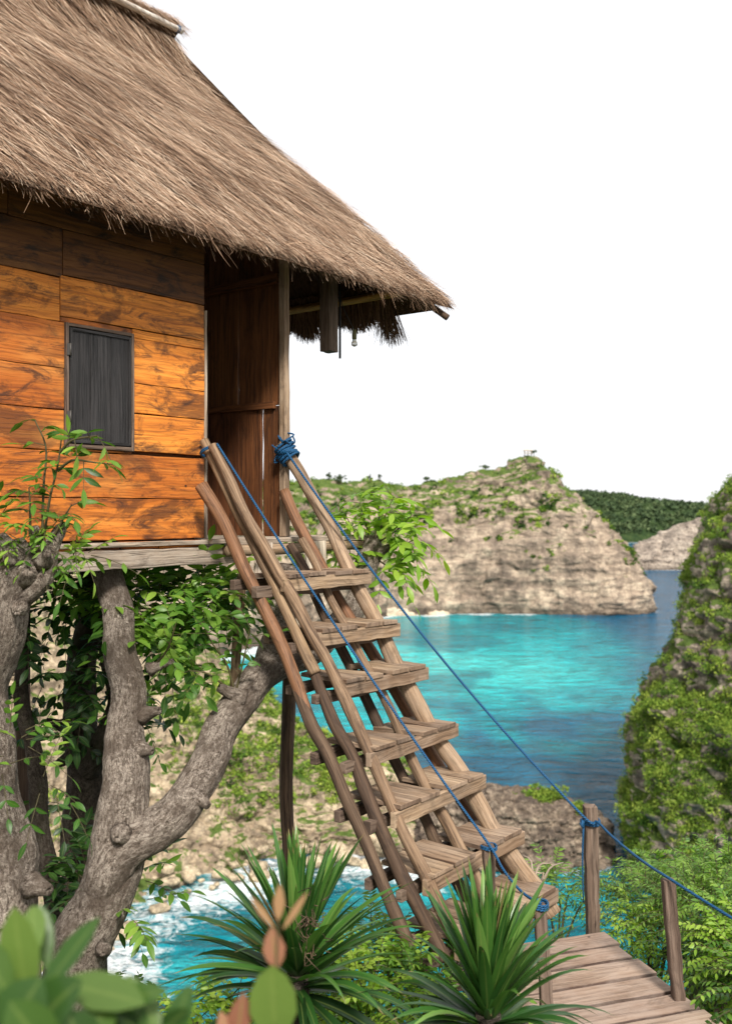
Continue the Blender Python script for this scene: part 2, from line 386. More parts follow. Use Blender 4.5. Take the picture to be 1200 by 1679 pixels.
GREEN = [(0., (.018, .042, .010)), (.3, (.06, .125, .018)), (.65, (.16, .25, .032)), (1., (.29, .36, .06))]
VG = ((.05, .08, .02), (.09, .135, .03), (.17, .19, .055))
M_head = rock_mat('headland rock', (.10, .078, .06), (.31, .242, .18), (.54, .44, .325), .16, .42, VG, .25, (.07, .058, .05), (-49.5, -44.0), (-26, 18), .42)
M_spit = rock_mat('spit rock', (.13, .10, .075), (.36, .28, .19), (.60, .49, .34), .55, .8, VG, .38, (.05, .042, .035))
M_crop = rock_mat('outcrop rock', (.045, .035, .028), (.15, .115, .088), (.36, .29, .215), .9, .9, None, 0, (.03, .027, .025))
M_right = rock_mat('overgrown cliff rock', (.11, .09, .072), (.30, .245, .19), (.68, .56, .42), .5, .7, VG, .76, (.05, .045, .04))
M_far = rock_mat('far hill soil', (.16, .14, .12), (.32, .27, .22), (.45, .38, .3), .05, .12, ((.02, .04, .015), (.035, .06, .02), (.06, .085, .03)), 1.6, zfoot=None)
M_islet = rock_mat('islet rock', (.12, .10, .085), (.32, .265, .215), (.5, .43, .35), .12, .3, None, .1, (.05, .045, .04), (-50, -44))
M_veg = veg_mat('cliff shrubs', GREEN)
M_veg2 = veg_mat('far forest canopy', [(0., (.03, .052, .024)), (.5, (.06, .095, .04)), (1., (.11, .15, .065))], .1)

def strip(name, shore, ridge, tops, back, profile, nc, nr, nb, m, amp, freq, seed, strata=0., sfreq=.3, ledge=None, zb=-52, label='', cat='cliff', crg=.0, rough=1.0, cf=1.5):
    """land between a front shore line, a ridge line with heights and a back shore line (all plan polylines)"""
    S = polyres(shore, nc); Rg = polyres(np.c_[np.asarray(ridge, float), np.asarray(tops, float)], nc); B = polyres(back, nc)
    pr = np.asarray(profile, float); H = (Rg[:, 2] - zb).mean(); D = np.linalg.norm(Rg[:, :2] - S, axis=1).mean()
    L = np.r_[0, np.cumsum(np.hypot(np.diff(pr[:, 0]) * D, np.diff(pr[:, 1]) * H))]; t = np.linspace(0, L[-1], nr)
    h = np.interp(t, L, pr[:, 0]); v = np.interp(t, L, pr[:, 1])
    top = Rg[:, 2] + .6 * amp * fbm(np.c_[Rg[:, :2] * freq * 1.5, np.zeros(nc)], 4, seed + 5)
    XY = S[None] * (1 - h)[:, None, None] + Rg[None, :, :2] * h[:, None, None]
    wob = 1 + .0 * v
    Z = zb + (top - zb)[None] * v[:, None]
    V = np.concatenate([XY, Z[..., None]], 2)
    hb = np.linspace(0, 1, nb + 1)[1:]
    XB = Rg[None, :, :2] * (1 - hb)[:, None, None] + B[None] * hb[:, None, None]
    ZB = top[None] * (1 - hb ** 1.6)[:, None] + zb * (hb ** 1.6)[:, None]
    V = np.concatenate([V, np.concatenate([XB, ZB[..., None]], 2)], 0)
    gx = np.gradient(V, axis=1); gy = np.gradient(V, axis=0); N = np.cross(gx, gy); N /= np.maximum(np.linalg.norm(N, axis=2)[..., None], 1e-9)
    N[..., 2] *= .5
    cr_ = crag(V * A(1, 1, 1.5), freq * cf, seed + 60) * crg
    d = amp * (cr_ + fbm(V * freq * A(1, 1, .8), 5, seed, .55) * 1.1 + rough * .7 * ridged(V * freq * 2.3, 4, seed + 3) * .6)
    if strata:
        zz = V[..., 2] + 3 * fbm(V * freq * .4, 2, seed + 8); q = np.stack([V[..., 0] * .01, V[..., 1] * .01, zz * sfreq], 2)
        d = d + strata * fbm(q, 3, seed + 9, .7)
    edge = np.clip(np.minimum(np.arange(nc), np.arange(nc)[::-1]) / 6.0, 0, 1)[None]
    V = V + N * (d * (.35 + .65 * edge))[..., None]
    o = quads(name, V.reshape(-1, 3), grid_faces(*V.shape[:2]), m, None, None, None, True)
    tag(o, label, cat, kind='structure')
    gx = np.gradient(V, axis=1); gy = np.gradient(V, axis=0); N = np.cross(gx, gy); N /= np.maximum(np.linalg.norm(N, axis=2)[..., None], 1e-9)
    return o, V, N

def scatter(V, N, n, mask):
    """n points on a grid surface, weighted by mask and area"""
    a = np.linalg.norm(np.cross(V[1:, :-1] - V[:-1, :-1], V[:-1, 1:] - V[:-1, :-1]), axis=2) * mask[:-1, :-1]
    p = a.ravel() / a.sum(); k = rng.choice(len(p), n, p=p); r, c = k // a.shape[1], k % a.shape[1]
    f, g = rng.random(n)[:, None], rng.random(n)[:, None]
    return (V[r, c] * (1 - f) * (1 - g) + V[r + 1, c] * f * (1 - g) + V[r, c + 1] * (1 - f) * g + V[r + 1, c + 1] * f * g), N[r, c]

# ------------------------------------------------------------------ headland across the bay
HS = [(-260, 300), (-160, 300), (-100, 318), (-72, 336), (-52, 350), (-38, 372), (-24, 420), (-8, 462), (14, 486), (48, 494), (89, 491), (119, 488), (137, 496), (149, 520)]
HR = [(-330, 420), (-230, 430), (-170, 470), (-130, 500), (-100, 530), (-70, 555), (-30, 560), (0, 560), (30, 560), (56, 558), (75, 552), (88, 545), (94, 543), (98.5, 542), (105, 540), (114, 538), (122, 537), (131, 535), (139, 533), (145, 530), (151, 528)]
HT = [30, 28, 20, 16, 14, 15, 17, 16, 15, 19.5, 25, 31.0, 26, 16, 8, 2, -5, -16, -27, -36, -44]
HB = [(-330, 700), (-150, 760), (-20, 740), (60, 690), (110, 620), (140, 570), (153, 536)]
prof = [(0, 0), (.012, .04), (.02, .13), (.045, .26), (.075, .38), (.12, .42), (.16, .50), (.22, .56), (.34, .70), (.44, .80), (.62, .9), (1, 1)]
headland, VH, NH = strip('headland', HS, HR, HT, HB, prof, 720, 230, 30, M_head, 4.6, .035, 21, 1.1, .30, rough=1.4, crg=np.clip((np.concatenate([np.repeat(np.linspace(0, 1, 230)[:, None] ** .7, 720, 1), np.zeros((30, 720))]) - .30) * 2.6, .38, 1.0),
                         label='pale layered limestone headland with a grassy peak across the bay', cat='headland')
nz = NH[..., 2]; zz = VH[..., 2]
mk = np.clip(nz * 1.2 - .35 + .9 * fbm(VH * .03, 4, 31), 0, 1) * np.clip((zz + 30) / 25, .04, 1) ** 1.4 * (zz > -40) * np.clip(1.25 - (zz + 4) / 30, .3, 1)
mk[120:] = np.clip(mk[120:], .35, 1) * (fbm(VH[120:] * .02, 3, 34) > -.25)
pts, _ = scatter(VH, NH, 2300, mk + 1e-6)
mk2 = np.clip(fbm(VH * .045, 4, 36) * 3 - .15, 0, 1) * (zz > -36) * (zz < 22); mk2[112:] = 0
pts2, _ = scatter(VH, NH, 2000, mk2 + 1e-7); pts = np.concatenate([pts, pts2])
ss = 1.0 + 2.2 * rng.random(len(pts)) ** 2 * np.clip((pts[:, 2] + 40) / 50, .35, 1)
clump_h = clumps('headland_scrub', pts + A(0, 0, .4), ss, 34, .55, M_veg, np.clip(.45 + .25 * rng.normal(size=len(pts)), 0, 1))
tag(clump_h, 'low green scrub dotted over the ledges of the pale headland', 'scrub', kind='stuff')

# ------------------------------------------------------------------ far hill and islet beyond the headland
FS = [(120, 1560), (250, 1600), (420, 1640), (520, 1700), (700, 1900)]
FR = [(120, 1800), (300, 1790), (400, 1790), (480, 1790), (560, 1800), (620, 1800), (760, 2000)]
FT = [30, 38, 33, 22, 13, 10, 5]
FB = [(120, 2200), (500, 2200), (900, 2300)]
fh, VF, NF = strip('far_hill', FS, FR, FT, FB, [(0, 0), (.01, .1), (.1, .22), (.5, .66), (.85, .95), (1, 1)], 260, 60, 10, M_far, 7, .012, 41,
                   label='long forested hill closing the channel behind the headland', cat='hill')
mk = np.ones(VF.shape[:2]) * (VF[..., 2] > -38); pts, _ = scatter(VF, NF, 5200, mk)
fc = clumps('far_forest', pts, 5.5 + 4.5 * rng.random(len(pts)), 26, 2.6, M_veg2)
tag(fc, 'dark green forest covering the far hill across the channel', 'forest', kind='stuff')
IS = [(222, 868), (236, 862), (262, 866), (300, 868), (340, 880)]
IR = [(225, 880), (240, 895), (262, 905), (290, 915), (345, 930)]
islet, VI, NI = strip('rocky_point', IS, IR, [-44, -30, -18, -8, 5], [(230, 900), (262, 960), (350, 1000)], [(0, 0), (.06, .3), (.2, .55), (.3, .62), (1, 1)], 220, 80, 12, M_islet, 4.0, .05, 51, 1.2, .3, crg=.7,
                     label='low bare rocky point jutting into the channel below the far hill', cat='rocks')

M_cream = rock_mat('cream shore rock', (.30, .24, .17), (.50, .41, .30), (.66, .56, .43), .3, .3, None, 0, (.16, .12, .085))
strip('shore_rocks', [(-30, 398), (-16, 437), (-3, 462), (12, 479), (27, 484), (40, 487)], [(-36, 412), (-22, 448), (-9, 474), (8, 490), (24, 495), (41, 493)], [-43, -40, -38.5, -40.5, -43, -49], [(-60, 430), (-30, 480), (0, 510), (42, 500)], [(0, 0), (.25, .12), (.45, .5), (.7, .85), (1, 1)], 150, 50, 10, M_cream, 2.2, .07, 55, .5, .4, crg=.6,
      label='low cream coloured rocks along the foot of the headland left of the bay', cat='rocks')

# ------------------------------------------------------------------ near spit below the house: slope at left, dark outcrop at right
SS = [(-40, 84), (-33, 98), (-29.5, 110), (-28, 120), (-24.5, 128), (-19, 133), (-12, 140), (-3, 142), (7, 142)]
SR = [(-110, 104), (-100, 120), (-86, 140), (-68, 158), (-54, 168), (-40, 171), (-28, 169), (-14, 164), (9, 158)]
ST = [22, 16, 8, 1, -7, -15, -24, -33.5, -41.5]
SB = [(-130, 190), (-70, 215), (-40, 215), (-15, 200), (14, 180)]
spit, VS, NS_ = strip('spit_slope', SS, SR, ST, SB, [(0, 0), (.05, .03), (.16, .06), (.24, .12), (.30, .28), (.42, .46), (.55, .62), (.8, .85), (1, 1)], 420, 200, 24, M_spit, 2.0, .11, 61, .5, .7, crg=.8,
                      label='tan rocky slope with green patches running down to the cove', cat='slope')
mk = np.clip(.2 + 1.5 * np.exp(-((VS[..., 0] + 16) / 13) ** 2 - ((VS[..., 1] - 153) / 9) ** 2) + 2.0 * fbm(VS * .06, 4, 63) + .25 * NS_[..., 2], 0, 1) * (VS[..., 2] > -45)
mk *= np.clip((VS[..., 2] + 49) / 9, 0, 1)
pts, _ = scatter(VS, NS_, 4200, mk + 1e-7)
o = clumps('slope_scrub', pts, .45 + 1.0 * rng.random(len(pts)), 46, .21, M_veg, np.clip(.62 + .22 * rng.normal(size=len(pts)) + .2 * fbm(pts * .12, 3, 66), 0, 1))
tag(o, 'bright green scrub creeping over the tan slope by the cove', 'scrub', kind='stuff')
OS = [(5, 147), (10, 142), (16, 139.5), (22, 139.5), (28, 140), (33, 141.5), (35.5, 144)]
OR = [(5, 160), (10, 153.5), (16, 149.5), (21, 149), (27, 148), (32, 148), (35.8, 147)]
crop, VC, NC = strip('rock_outcrop', OS, OR, [-45, -42.6, -40.4, -40.6, -41.8, -43.2, -45.0], [(8, 172), (20, 164), (30, 159), (37, 150)],
                     [(0, 0), (.03, .22), (.12, .34), (.2, .6), (.34, .78), (.6, .95), (1, 1)], 300, 130, 20, M_crop, 1.35, .3, 71, .4, 1.1, rough=1.1, crg=.9, cf=.75,
                     label='dark craggy rock outcrop closing the small cove', cat='rocks')
for nm, c, r, n, lb in (('rock_plant', (26, 147.2, -41.6), 2.6, 60, 'bright green plant cushion on top of the dark outcrop behind the rope post'),
                        ('rock_plant', (31.0, 146.0, -43.6), 1.3, 26, 'small green plant cushion at the right end of the dark outcrop')):
    q = A(*c) + rng.normal(size=(n, 3)) * A(r * .55, r * .3, .45)
    tag(clumps(nm, q, .5 + .5 * rng.random(n), 50, .2, M_veg, np.clip(.62 + .15 * rng.normal(size=n), 0, 1)), lb, 'plant')
# boulders along the beach of the cove
def boulder(c, r, seed, m, label, group):
    n1, n2 = 18, 12; th = np.linspace(0, 2 * math.pi, n1); ph = np.linspace(-1.45, 1.45, n2)
    V = np.stack([np.cos(ph)[:, None] * np.cos(th)[None], np.cos(ph)[:, None] * np.sin(th)[None], np.repeat(np.sin(ph)[:, None] * .7, n1, 1)], 2)
    V[:, -1] = V[:, 0]; V = V * (1 + .38 * fbm(V * 1.7 + seed, 3, seed) + .15 * ridged(V * 3.1, 2, seed + 1))[..., None]; V[:, -1] = V[:, 0]
    o = quads('beach_boulder', (V * r).reshape(-1, 3), grid_faces(n2, n1), m, None, None, None, True); o.location = tuple(c)
    return tag(o, label, 'boulder', group)
M_bould = rock_mat('beach boulder rock', (.20, .16, .115), (.46, .37, .25), (.62, .52, .36), .9, .5)
bsh = [boulder((0, 0, 0), 1, 5 + k, M_bould, 'x', 'x') for k in range(4)]
for k in range(90):
    t = random.random(); q = polyres(SS, 200)[int(40 + 150 * t)]; rr = .35 + 1.1 * random.random() ** 2.5
    in_ = random.uniform(.0, .16); w = polyres(SR, 200)[int(40 + 150 * t)]; q = q * (1 - in_) + w * in_
    b = bsh[k % 4] if k < 4 else bsh[k % 4].copy()
    if k >= 4: COL.objects.link(b)
    b.location = (q[0], q[1], -50.0 + 2.6 * in_ / .16 + rr * .1); b.scale = (rr * random.uniform(.9, 1.5), rr, rr * random.uniform(.7, 1)); b.rotation_euler = (0, 0, random.random() * 6.28)
    tag(b, 'pale tan boulder among the others on the shore of the cove', 'boulder', 'boulders along the cove shore')

# ------------------------------------------------------------------ overgrown cliff at the right
zc = [-52, -48.3, -44, -40, -36.8, -32.7, -29.5, -26.2, -20.5, -15.5, -9.8, -3.3, .8, 5.9, 14, 22, 27, 29]
xe = [37.0, 36.8, 37.0, 37.2, 37.9, 38.6, 38.8, 40.4, 43.4, 44.8, 46.4, 49.0, 51.2, 54.6, 61, 68, 74, 84]
nz_, na = 300, 460; zs = np.linspace(-52, 29, nz_); ex = np.interp(zs, zc, xe); th = np.linspace(math.pi * .62, math.pi * 1.62, na)
cxr, cyr = 92.0, 142.0; rx = cxr - ex; ry = 10 + .52 * rx
V = np.stack([cxr + rx[:, None] * np.cos(th)[None], cyr + ry[:, None] * np.sin(th)[None], np.repeat(zs[:, None], na, 1)], 2)
nr_ = np.stack([np.cos(th), np.sin(th) * 1.1, .25 + 0 * th], 1)[None]
dd = 2.4 * fbm(V * .06 * A(1, 1, .7), 5, 81, .55) + 1.5 * ridged(V * .16, 4, 83) + .5 * fbm(np.stack([V[..., 0] * .03, V[..., 1] * .03, V[..., 2] * .5], 2), 3, 85)
dd = dd + 1.9 * crag(V * A(1, 1, 1.2), .16, 180)
V = V + nr_ * (dd - .7)[..., None]
rc = quads('right_cliff', V.reshape(-1, 3), grid_faces(nz_, na), M_right, None, None, None, True)
tag(rc, 'steep rocky cliff half covered in green shrubs at the right edge of the bay', 'cliff', kind='structure')
gx = np.gradient(V, axis=1); gy = np.gradient(V, axis=0); N = np.cross(gx, gy); N /= np.maximum(np.linalg.norm(N, axis=2)[..., None], 1e-9)
if N[nz_ // 2, na // 2, 1] > 0: N = -N
low = np.clip((-16 - V[..., 2]) / 14, 0, 1)
mk = np.clip(.08 + .42 * low + 1.6 * fbm(V * .085, 4, 87) + .5 * N[..., 2], 0, 1) * (V[..., 2] > -47) * (V[..., 2] < 20)
sel = (np.arange(na) > 76) & (np.arange(na) < 384)
pts, nn = scatter(V, N, 6400, (mk + 1e-7) * sel[None])
o = clumps('cliff_shrubbery', pts + nn * .25, .35 + .95 * rng.random(len(pts)) ** 1.5, 84, .115, M_veg,
           np.clip(.64 + .20 * rng.normal(size=len(pts)) + .35 * fbm(pts * .15, 3, 88), 0, 1))
tag(o, 'green shrubs clinging in patches to the steep right cliff', 'shrubbery', kind='stuff')

# ------------------------------------------------------------------ sea
NY, NX = 470, 520
Yr = np.geomspace(52, 7000, NY); ratio = np.sinh(np.linspace(-1.9, 1.9, NX)) / np.sinh(1.9) * 1.5
X = Yr[:, None] * ratio[None]; Y = np.repeat(Yr[:, None], NX, 1)
def dist_poly(X, Y, pl):
    p = np.asarray(pl, float); D = np.full(X.shape, 1e9)
    for a, b in zip(p[:-1], p[1:]):
        d = b - a; t = np.clip(((X - a[0]) * d[0] + (Y - a[1]) * d[1]) / (d @ d), 0, 1)
        D = np.minimum(D, np.hypot(X - a[0] - t * d[0], Y - a[1] - t * d[1]))
    return D
p0 = np.stack([X, Y, 0 * X], 2)
def sm(a, b, x): x = np.clip((x - a) / (b - a), 0, 1); return x * x * (3 - 2 * x)
n1 = fbm(p0 * .02, 4, 91); n2 = fbm(p0 * A(.03, .008, 1), 4, 92); n3 = fbm(p0 * A(.09, .03, 1), 4, 93)
deep, turq, pale, teal, steel = A(.006, .075, .15), A(.0, .33, .36), A(.045, .45, .44), A(.003, .17, .20), A(.008, .098, .168)
bay = sm(215, 285, Y + 95 * n1 + 48 * n2 + 26 * n3 + .25 * np.clip(-X, -60, 60)) * sm(108, 62, X * (430 / np.clip(Y, 200, 600)) ** .35 + 26 * n1 + 10 * n3) * sm(640, 560, Y)
C = steel[None, None] * np.ones((NY, NX, 1)); C = C + (turq - C) * bay[..., None]
pl = bay * sm(1.15, .2, np.hypot((X - 34 + 22 * n2) / 58, (Y - 322 + 40 * n1) / 72)); C = C + (pale - C) * (pl * .85)[..., None]
tl = bay * sm(1.2, .35, np.hypot((X - 24) / 62, (Y - 425 + 34 * n1) / 50) + .6 * n3); C = C + (teal - C) * (tl * .8)[..., None]
rf = bay * sm(.12, .34, fbm(p0 * A(.035, .02, 1), 5, 97)); C = C + (A(.004, .15, .19) - C) * (rf * .75)[..., None]
ch = sm(88, 140, X) * sm(300, 520, Y); C = C + (deep - C) * ch[..., None]
cove = sm(147, 139, Y) * sm(44, 30, X); C = C + (A(.0, .13, .17) - C) * cove[..., None]
cv2 = cove * np.clip(.5 + 1.6 * fbm(p0 * .11, 4, 95), 0, 1); C = C + (A(.015, .30, .32) - C) * (cv2 * .6)[..., None]
shoreS = dist_poly(X, Y, SS); shoreC = dist_poly(X, Y, OS); shoreH = dist_poly(X, Y, HS); shoreI = dist_poly(X, Y, IS); shoreF = dist_poly(X, Y, FS)
foam = np.clip(sm(17, -3, shoreS + 8 * fbm(p0 * .12, 3, 96)) * .95, 0, 1) * (Y < 150)
foam = np.maximum(foam, .55 * sm(3, 0, shoreC + 1.5 * n3))
foam = np.maximum(foam, sm(9, 0, shoreH + 10 * n3 + 2 + 8 * n1) * .95)
foam = np.maximum(foam, sm(26, 4, dist_poly(X, Y, HS[2:7])) * .95)
foam = np.maximum(foam, sm(12, 0, shoreI + 4 * n3) * .9); foam = np.maximum(foam, sm(30, 0, shoreF + 8 * n3))
foam = np.maximum(foam, .35 * sm(1.0, .2, np.hypot((X - 24) / 20, (Y - 404 - 10 * n1) / 5)))
sea_m, t = new_mat('sea water'); pos = nd(t, 'ShaderNodeNewGeometry').outputs['Position']; col = attr(t, 'depth_colour', 0); fo = attr(t, 'foam')
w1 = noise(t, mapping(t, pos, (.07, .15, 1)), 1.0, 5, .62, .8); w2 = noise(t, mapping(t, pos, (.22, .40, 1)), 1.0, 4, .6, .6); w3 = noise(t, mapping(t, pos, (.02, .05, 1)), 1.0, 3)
h = math_(t, 'ADD', math_(t, 'MULTIPLY', w1, 1.0), math_(t, 'ADD', math_(t, 'MULTIPLY', w2, .55), math_(t, 'MULTIPLY', w3, 1.0)))
fn = noise(t, mapping(t, pos, (.5, .5, 1)), 1.0, 6, .72, 1.5)
fm = math_(t, 'MULTIPLY', ramp(t, math_(t, 'ADD', math_(t, 'MULTIPLY', fo, .8), math_(t, 'MULTIPLY', math_(t, 'SUBTRACT', fn, .5), 1.9)), [(.36, 0.), (.80, 1.)]), .92)
cw = nd(t, 'ShaderNodeHueSaturation', {'Color': col, 'Value': math_(t, 'ADD', -.55, math_(t, 'ADD', math_(t, 'MULTIPLY', w1, 1.75), math_(t, 'MULTIPLY', w2, 1.35)))}).outputs[0]  # light and dark of the ripples painted into the water colour
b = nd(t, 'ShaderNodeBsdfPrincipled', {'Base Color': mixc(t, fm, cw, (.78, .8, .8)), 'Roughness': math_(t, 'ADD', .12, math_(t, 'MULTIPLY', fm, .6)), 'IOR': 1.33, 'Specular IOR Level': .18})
t.links.new(nd(t, 'ShaderNodeBump', {'Height': h, 'Strength': 1.0, 'Distance': 4.5}).outputs[0], b.inputs['Normal'])
t.links.new(b.outputs[0], nd(t, 'ShaderNodeOutputMaterial').inputs[0])
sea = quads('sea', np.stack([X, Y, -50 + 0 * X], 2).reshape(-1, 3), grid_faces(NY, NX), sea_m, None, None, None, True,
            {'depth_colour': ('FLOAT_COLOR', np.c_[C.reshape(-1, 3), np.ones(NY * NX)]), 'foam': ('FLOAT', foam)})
tag(sea, 'turquoise and blue sea filling the bay below the cliffs', 'sea', kind='structure')

# ------------------------------------------------------------------ hillside the house stands on
def ground_z(x, y):
    e = 3.9 + 3.2 / (1 + np.exp(-(x - 1.5) * 2.2)); s = np.maximum(0, y - e)
    return -2.72 - .12 * np.maximum(0, y - 2.5) - .95 * s + .12 * s / (1 + s) + .3 * np.clip(-x - 1.5, 0, 6) * .2 + .6 / (1 + np.exp(-(x - 2.1) * 4)) / (1 + np.exp(-(y - 5.4) * 2))
gx_, gy_ = np.meshgrid(np.sinh(np.linspace(-2.6, 2.6, 150)) / np.sinh(2.6) * 60, np.r_[np.linspace(-25, 1, 14), np.linspace(1.4, 14, 80), np.linspace(14.6, 62, 60)])
gz_ = ground_z(gx_, gy_); gp = np.stack([gx_, gy_, gz_], 2)
gz_ = gz_ + .10 * fbm(gp * .9, 4, 101) + .5 * fbm(gp * .12, 3, 102) * np.clip((gy_ - 6) / 10, 0, 1)
gm, t = new_mat('hillside soil'); pos = nd(t, 'ShaderNodeNewGeometry').outputs['Position']; n1_ = noise(t, pos, 3.0, 6, .7); n2_ = noise(t, pos, 14.0, 5, .7)
c = mixc(t, ramp(t, n1_, [(.42, 0.), (.6, 1.)]), ramp(t, n2_, [(.3, (.05, .035, .022)), (.7, (.16, .12, .075))]), ramp(t, n2_, [(.3, (.02, .045, .012)), (.7, (.07, .12, .03))]))
finish(t, c, .95, n2_, .8, .04, .1)
ground = quads('ground', np.stack([gx_, gy_, gz_], 2).reshape(-1, 3), grid_faces(*gx_.shape), gm, None, None, None, True)
tag(ground, 'steep earthy hillside under the treehouse and walkway', 'ground', kind='structure')
# ------------------------------------------------------------------ wood and other near materials
W_orange = wood_mat('orange wall planks', (.30, .078, .012), (.52, .16, .022), (.70, .26, .045), (.045, .020, .013), .85, 70, .36, .35, .51, var=.5, rough=.55, bstr=.5, nails=True, blotch=.7)
W_dark = wood_mat('darkened interior planks', (.055, .02, .007), (.12, .044, .014), (.20, .08, .028), (.010, .006, .004), .5, 80, var=.5, rough=.7, bstr=.5)  # orange wood darkened, the dim interior put into its colour
W_black = wood_mat('black shutter wood', (.014, .013, .013), (.028, .026, .026), (.06, .055, .054), (.006, .006, .006), .3, 120, var=.3, rough=.5, bstr=1.0)
W_grey = wood_mat('weathered grey wood', (.17, .125, .09), (.34, .265, .195), (.5, .41, .315), (.05, .035, .025), .45, 90, var=.4, rough=.8, bstr=.7, weather=(.42, .39, .35), wamt=.4, nails=True)
W_tread = wood_mat('worn tread wood', (.11, .068, .04), (.235, .155, .094), (.42, .305, .2), (.04, .025, .016), .5, 60, .38, .5, var=.45, rough=.75, bstr=.6, weather=(.46, .38, .30), wamt=.25, nails=True)
W_pole = wood_mat('round pole wood', (.07, .042, .023), (.175, .11, .063), (.36, .25, .152), (.04, .024, .016), .6, 55, var=.35, rough=.75, bstr=.6, weather=(.36, .27, .19), wamt=.2)
W_poledark = wood_mat('dark pole wood', (.035, .022, .014), (.085, .054, .034), (.17, .115, .072), (.02, .013, .01), .55, 55, var=.35, rough=.8, bstr=.7)
W_polered = wood_mat('reddish pole wood', (.09, .042, .02), (.2, .102, .05), (.34, .19, .105), (.03, .017, .011), .6, 55, var=.25, rough=.65, bstr=.5)
W_post = wood_mat('weathered post wood', (.06, .04, .029), (.13, .09, .066), (.23, .175, .135), (.03, .02, .015), .4, 80, var=.3, rough=.85, bstr=.7)
W_deck = wood_mat('deck boards wood', (.16, .105, .072), (.265, .185, .135), (.37, .28, .215), (.07, .045, .03), .35, 60, .3, .45, var=.32, rough=.8, bstr=.5, weather=(.40, .33, .28), wamt=.4, nails=True)
W_light = wood_mat('pale riser board', (.42, .34, .26), (.56, .47, .37), (.66, .58, .48), (.12, .08, .05), .25, 60, var=.2, rough=.8, bstr=.4, nails=True)
W_bamboo = wood_mat('yellow bamboo', (.28, .14, .035), (.42, .24, .07), (.55, .36, .13), (.08, .045, .02), .35, 40, var=.3, rough=.45, bstr=.2)
W_ridge = wood_mat('bleached bamboo', (.42, .38, .32), (.56, .52, .46), (.68, .65, .6), (.16, .12, .09), .4, 40, var=.2, rough=.55, bstr=.2)
M_bark = bark_mat('tree bark', (.045, .034, .026), (.215, .17, .135), (.50, .43, .36), (.12, .09, .068))
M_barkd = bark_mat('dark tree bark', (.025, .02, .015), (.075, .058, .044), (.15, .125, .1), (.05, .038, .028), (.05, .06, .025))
m, t = new_mat('thatch straw'); r_ = attr(t, 'rnd'); uv_ = nd(t, 'ShaderNodeTexCoord').outputs['UV']
c = ramp(t, r_, [(0., (.05, .03, .02)), (.22, (.17, .096, .058)), (.5, (.36, .23, .145)), (.78, (.57, .40, .275)), (1., (.80, .64, .48))])
finish(t, mixc(t, .25, c, mixc(t, noise(t, uv_, 30.0, 3), (.1, .06, .04), c)), .85, spec=.15, trans=.12); M_thatch = m
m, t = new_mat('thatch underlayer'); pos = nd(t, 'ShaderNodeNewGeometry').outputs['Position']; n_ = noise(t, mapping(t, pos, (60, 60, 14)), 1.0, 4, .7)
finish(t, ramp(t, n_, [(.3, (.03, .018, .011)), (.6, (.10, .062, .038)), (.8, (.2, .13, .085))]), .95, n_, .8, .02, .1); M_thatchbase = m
m, t = new_mat('blue rope'); uv_ = nd(t, 'ShaderNodeTexCoord').outputs['UV']
wv_ = nd(t, 'ShaderNodeTexWave', {'Vector': mapping(t, uv_, (60, 40, 1)), 'Scale': 1.0, 'Distortion': .6}, wave_type='BANDS', bands_direction='DIAGONAL').outputs[1]
finish(t, ramp(t, wv_, [(.1, (.003, .025, .065)), (.7, (.010, .095, .225))]), .6, wv_, .8, .003, .3); M_rope = m
m, t = new_mat('steel hinge'); finish(t, (.05, .045, .04), .55, spec=.5); M_steel = m
m, t = new_mat('black cable'); finish(t, (.012, .012, .012), .5); M_black = m
m, t = new_mat('bulb glass')
b_ = nd(t, 'ShaderNodeBsdfPrincipled', {'Base Color': (.85, .85, .82, 1), 'Roughness': .08, 'Transmission Weight': .55, 'IOR': 1.3}); t.links.new(b_.outputs[0], nd(t, 'ShaderNodeOutputMaterial').inputs[0]); M_glass = m
m, t = new_mat('socket plastic'); finish(t, (.09, .085, .03), .5); M_socket = m

# ------------------------------------------------------------------ house frame: E1 runs right along the front wall, E2 goes into the house
O_ = A(-.971, 6.0, 0); E1 = unit(A(.62, .785, 0)); E2 = unit(A(-.785, .62, 0)); UP = A(0, 0, 1)
def H(t, e, z): return O_ + E1 * t + E2 * e + UP * z
ZF = -.16                                             # floor level, just below eye height
house = empty('thatched_treehouse', H(-.3, 1.2, ZF), 'wooden treehouse of orange planks under a shaggy thatched roof', 'treehouse')

# front wall planks: (t0, t1, z0, z1)
WL, WT0, WT1 = -2.7, -.975, -.535
zl = [-.155, .075, .30, .525, .745, .985, 1.215, 1.46, 1.80]; zr = [-.155, .085, .335]
pl_ = [(WL, -1.9, zl[0], zl[1]), (-1.9, 0, zl[0], zl[1]), (WL, 0, zl[1], .318),
       (WL, WT0, .318, .53), (WL, WT0, .53, .745), (WL, WT0, .745, .985),
       (WT1, 0, .335, .548), (WT1, 0, .548, .715), (WT1, 0, .715, .965), (WT1, 0, .965, 1.015),
       (WL, -1.0, .985, 1.215), (-1.0, 0, 1.015, 1.23), (-1.0, WT1, .985, 1.015), (WL, -.985, 1.215, 1.47), (-.985, 0, 1.23, 1.47), (WL, -1.3, 1.47, 1.72), (-1.3, 0, 1.47, 1.72), (WL, 0, 1.72, 2.0),
       (WT0, WT1, .318, .335)]
wall = MB(); upper = MB()
for (a, b2, z0, z1) in pl_:
    off = random.uniform(-.004, .004)
    rk = random.random()
    (wall if z0 < 1.15 else upper).plank(H(a + .002, off, (z0 + z1) / 2), H(b2 - .002, off, (z0 + z1) / 2), UP * ((z1 - z0) / 2 - .002), E2 * .014, max(2, int((b2 - a) / .09)), .0022, rk)
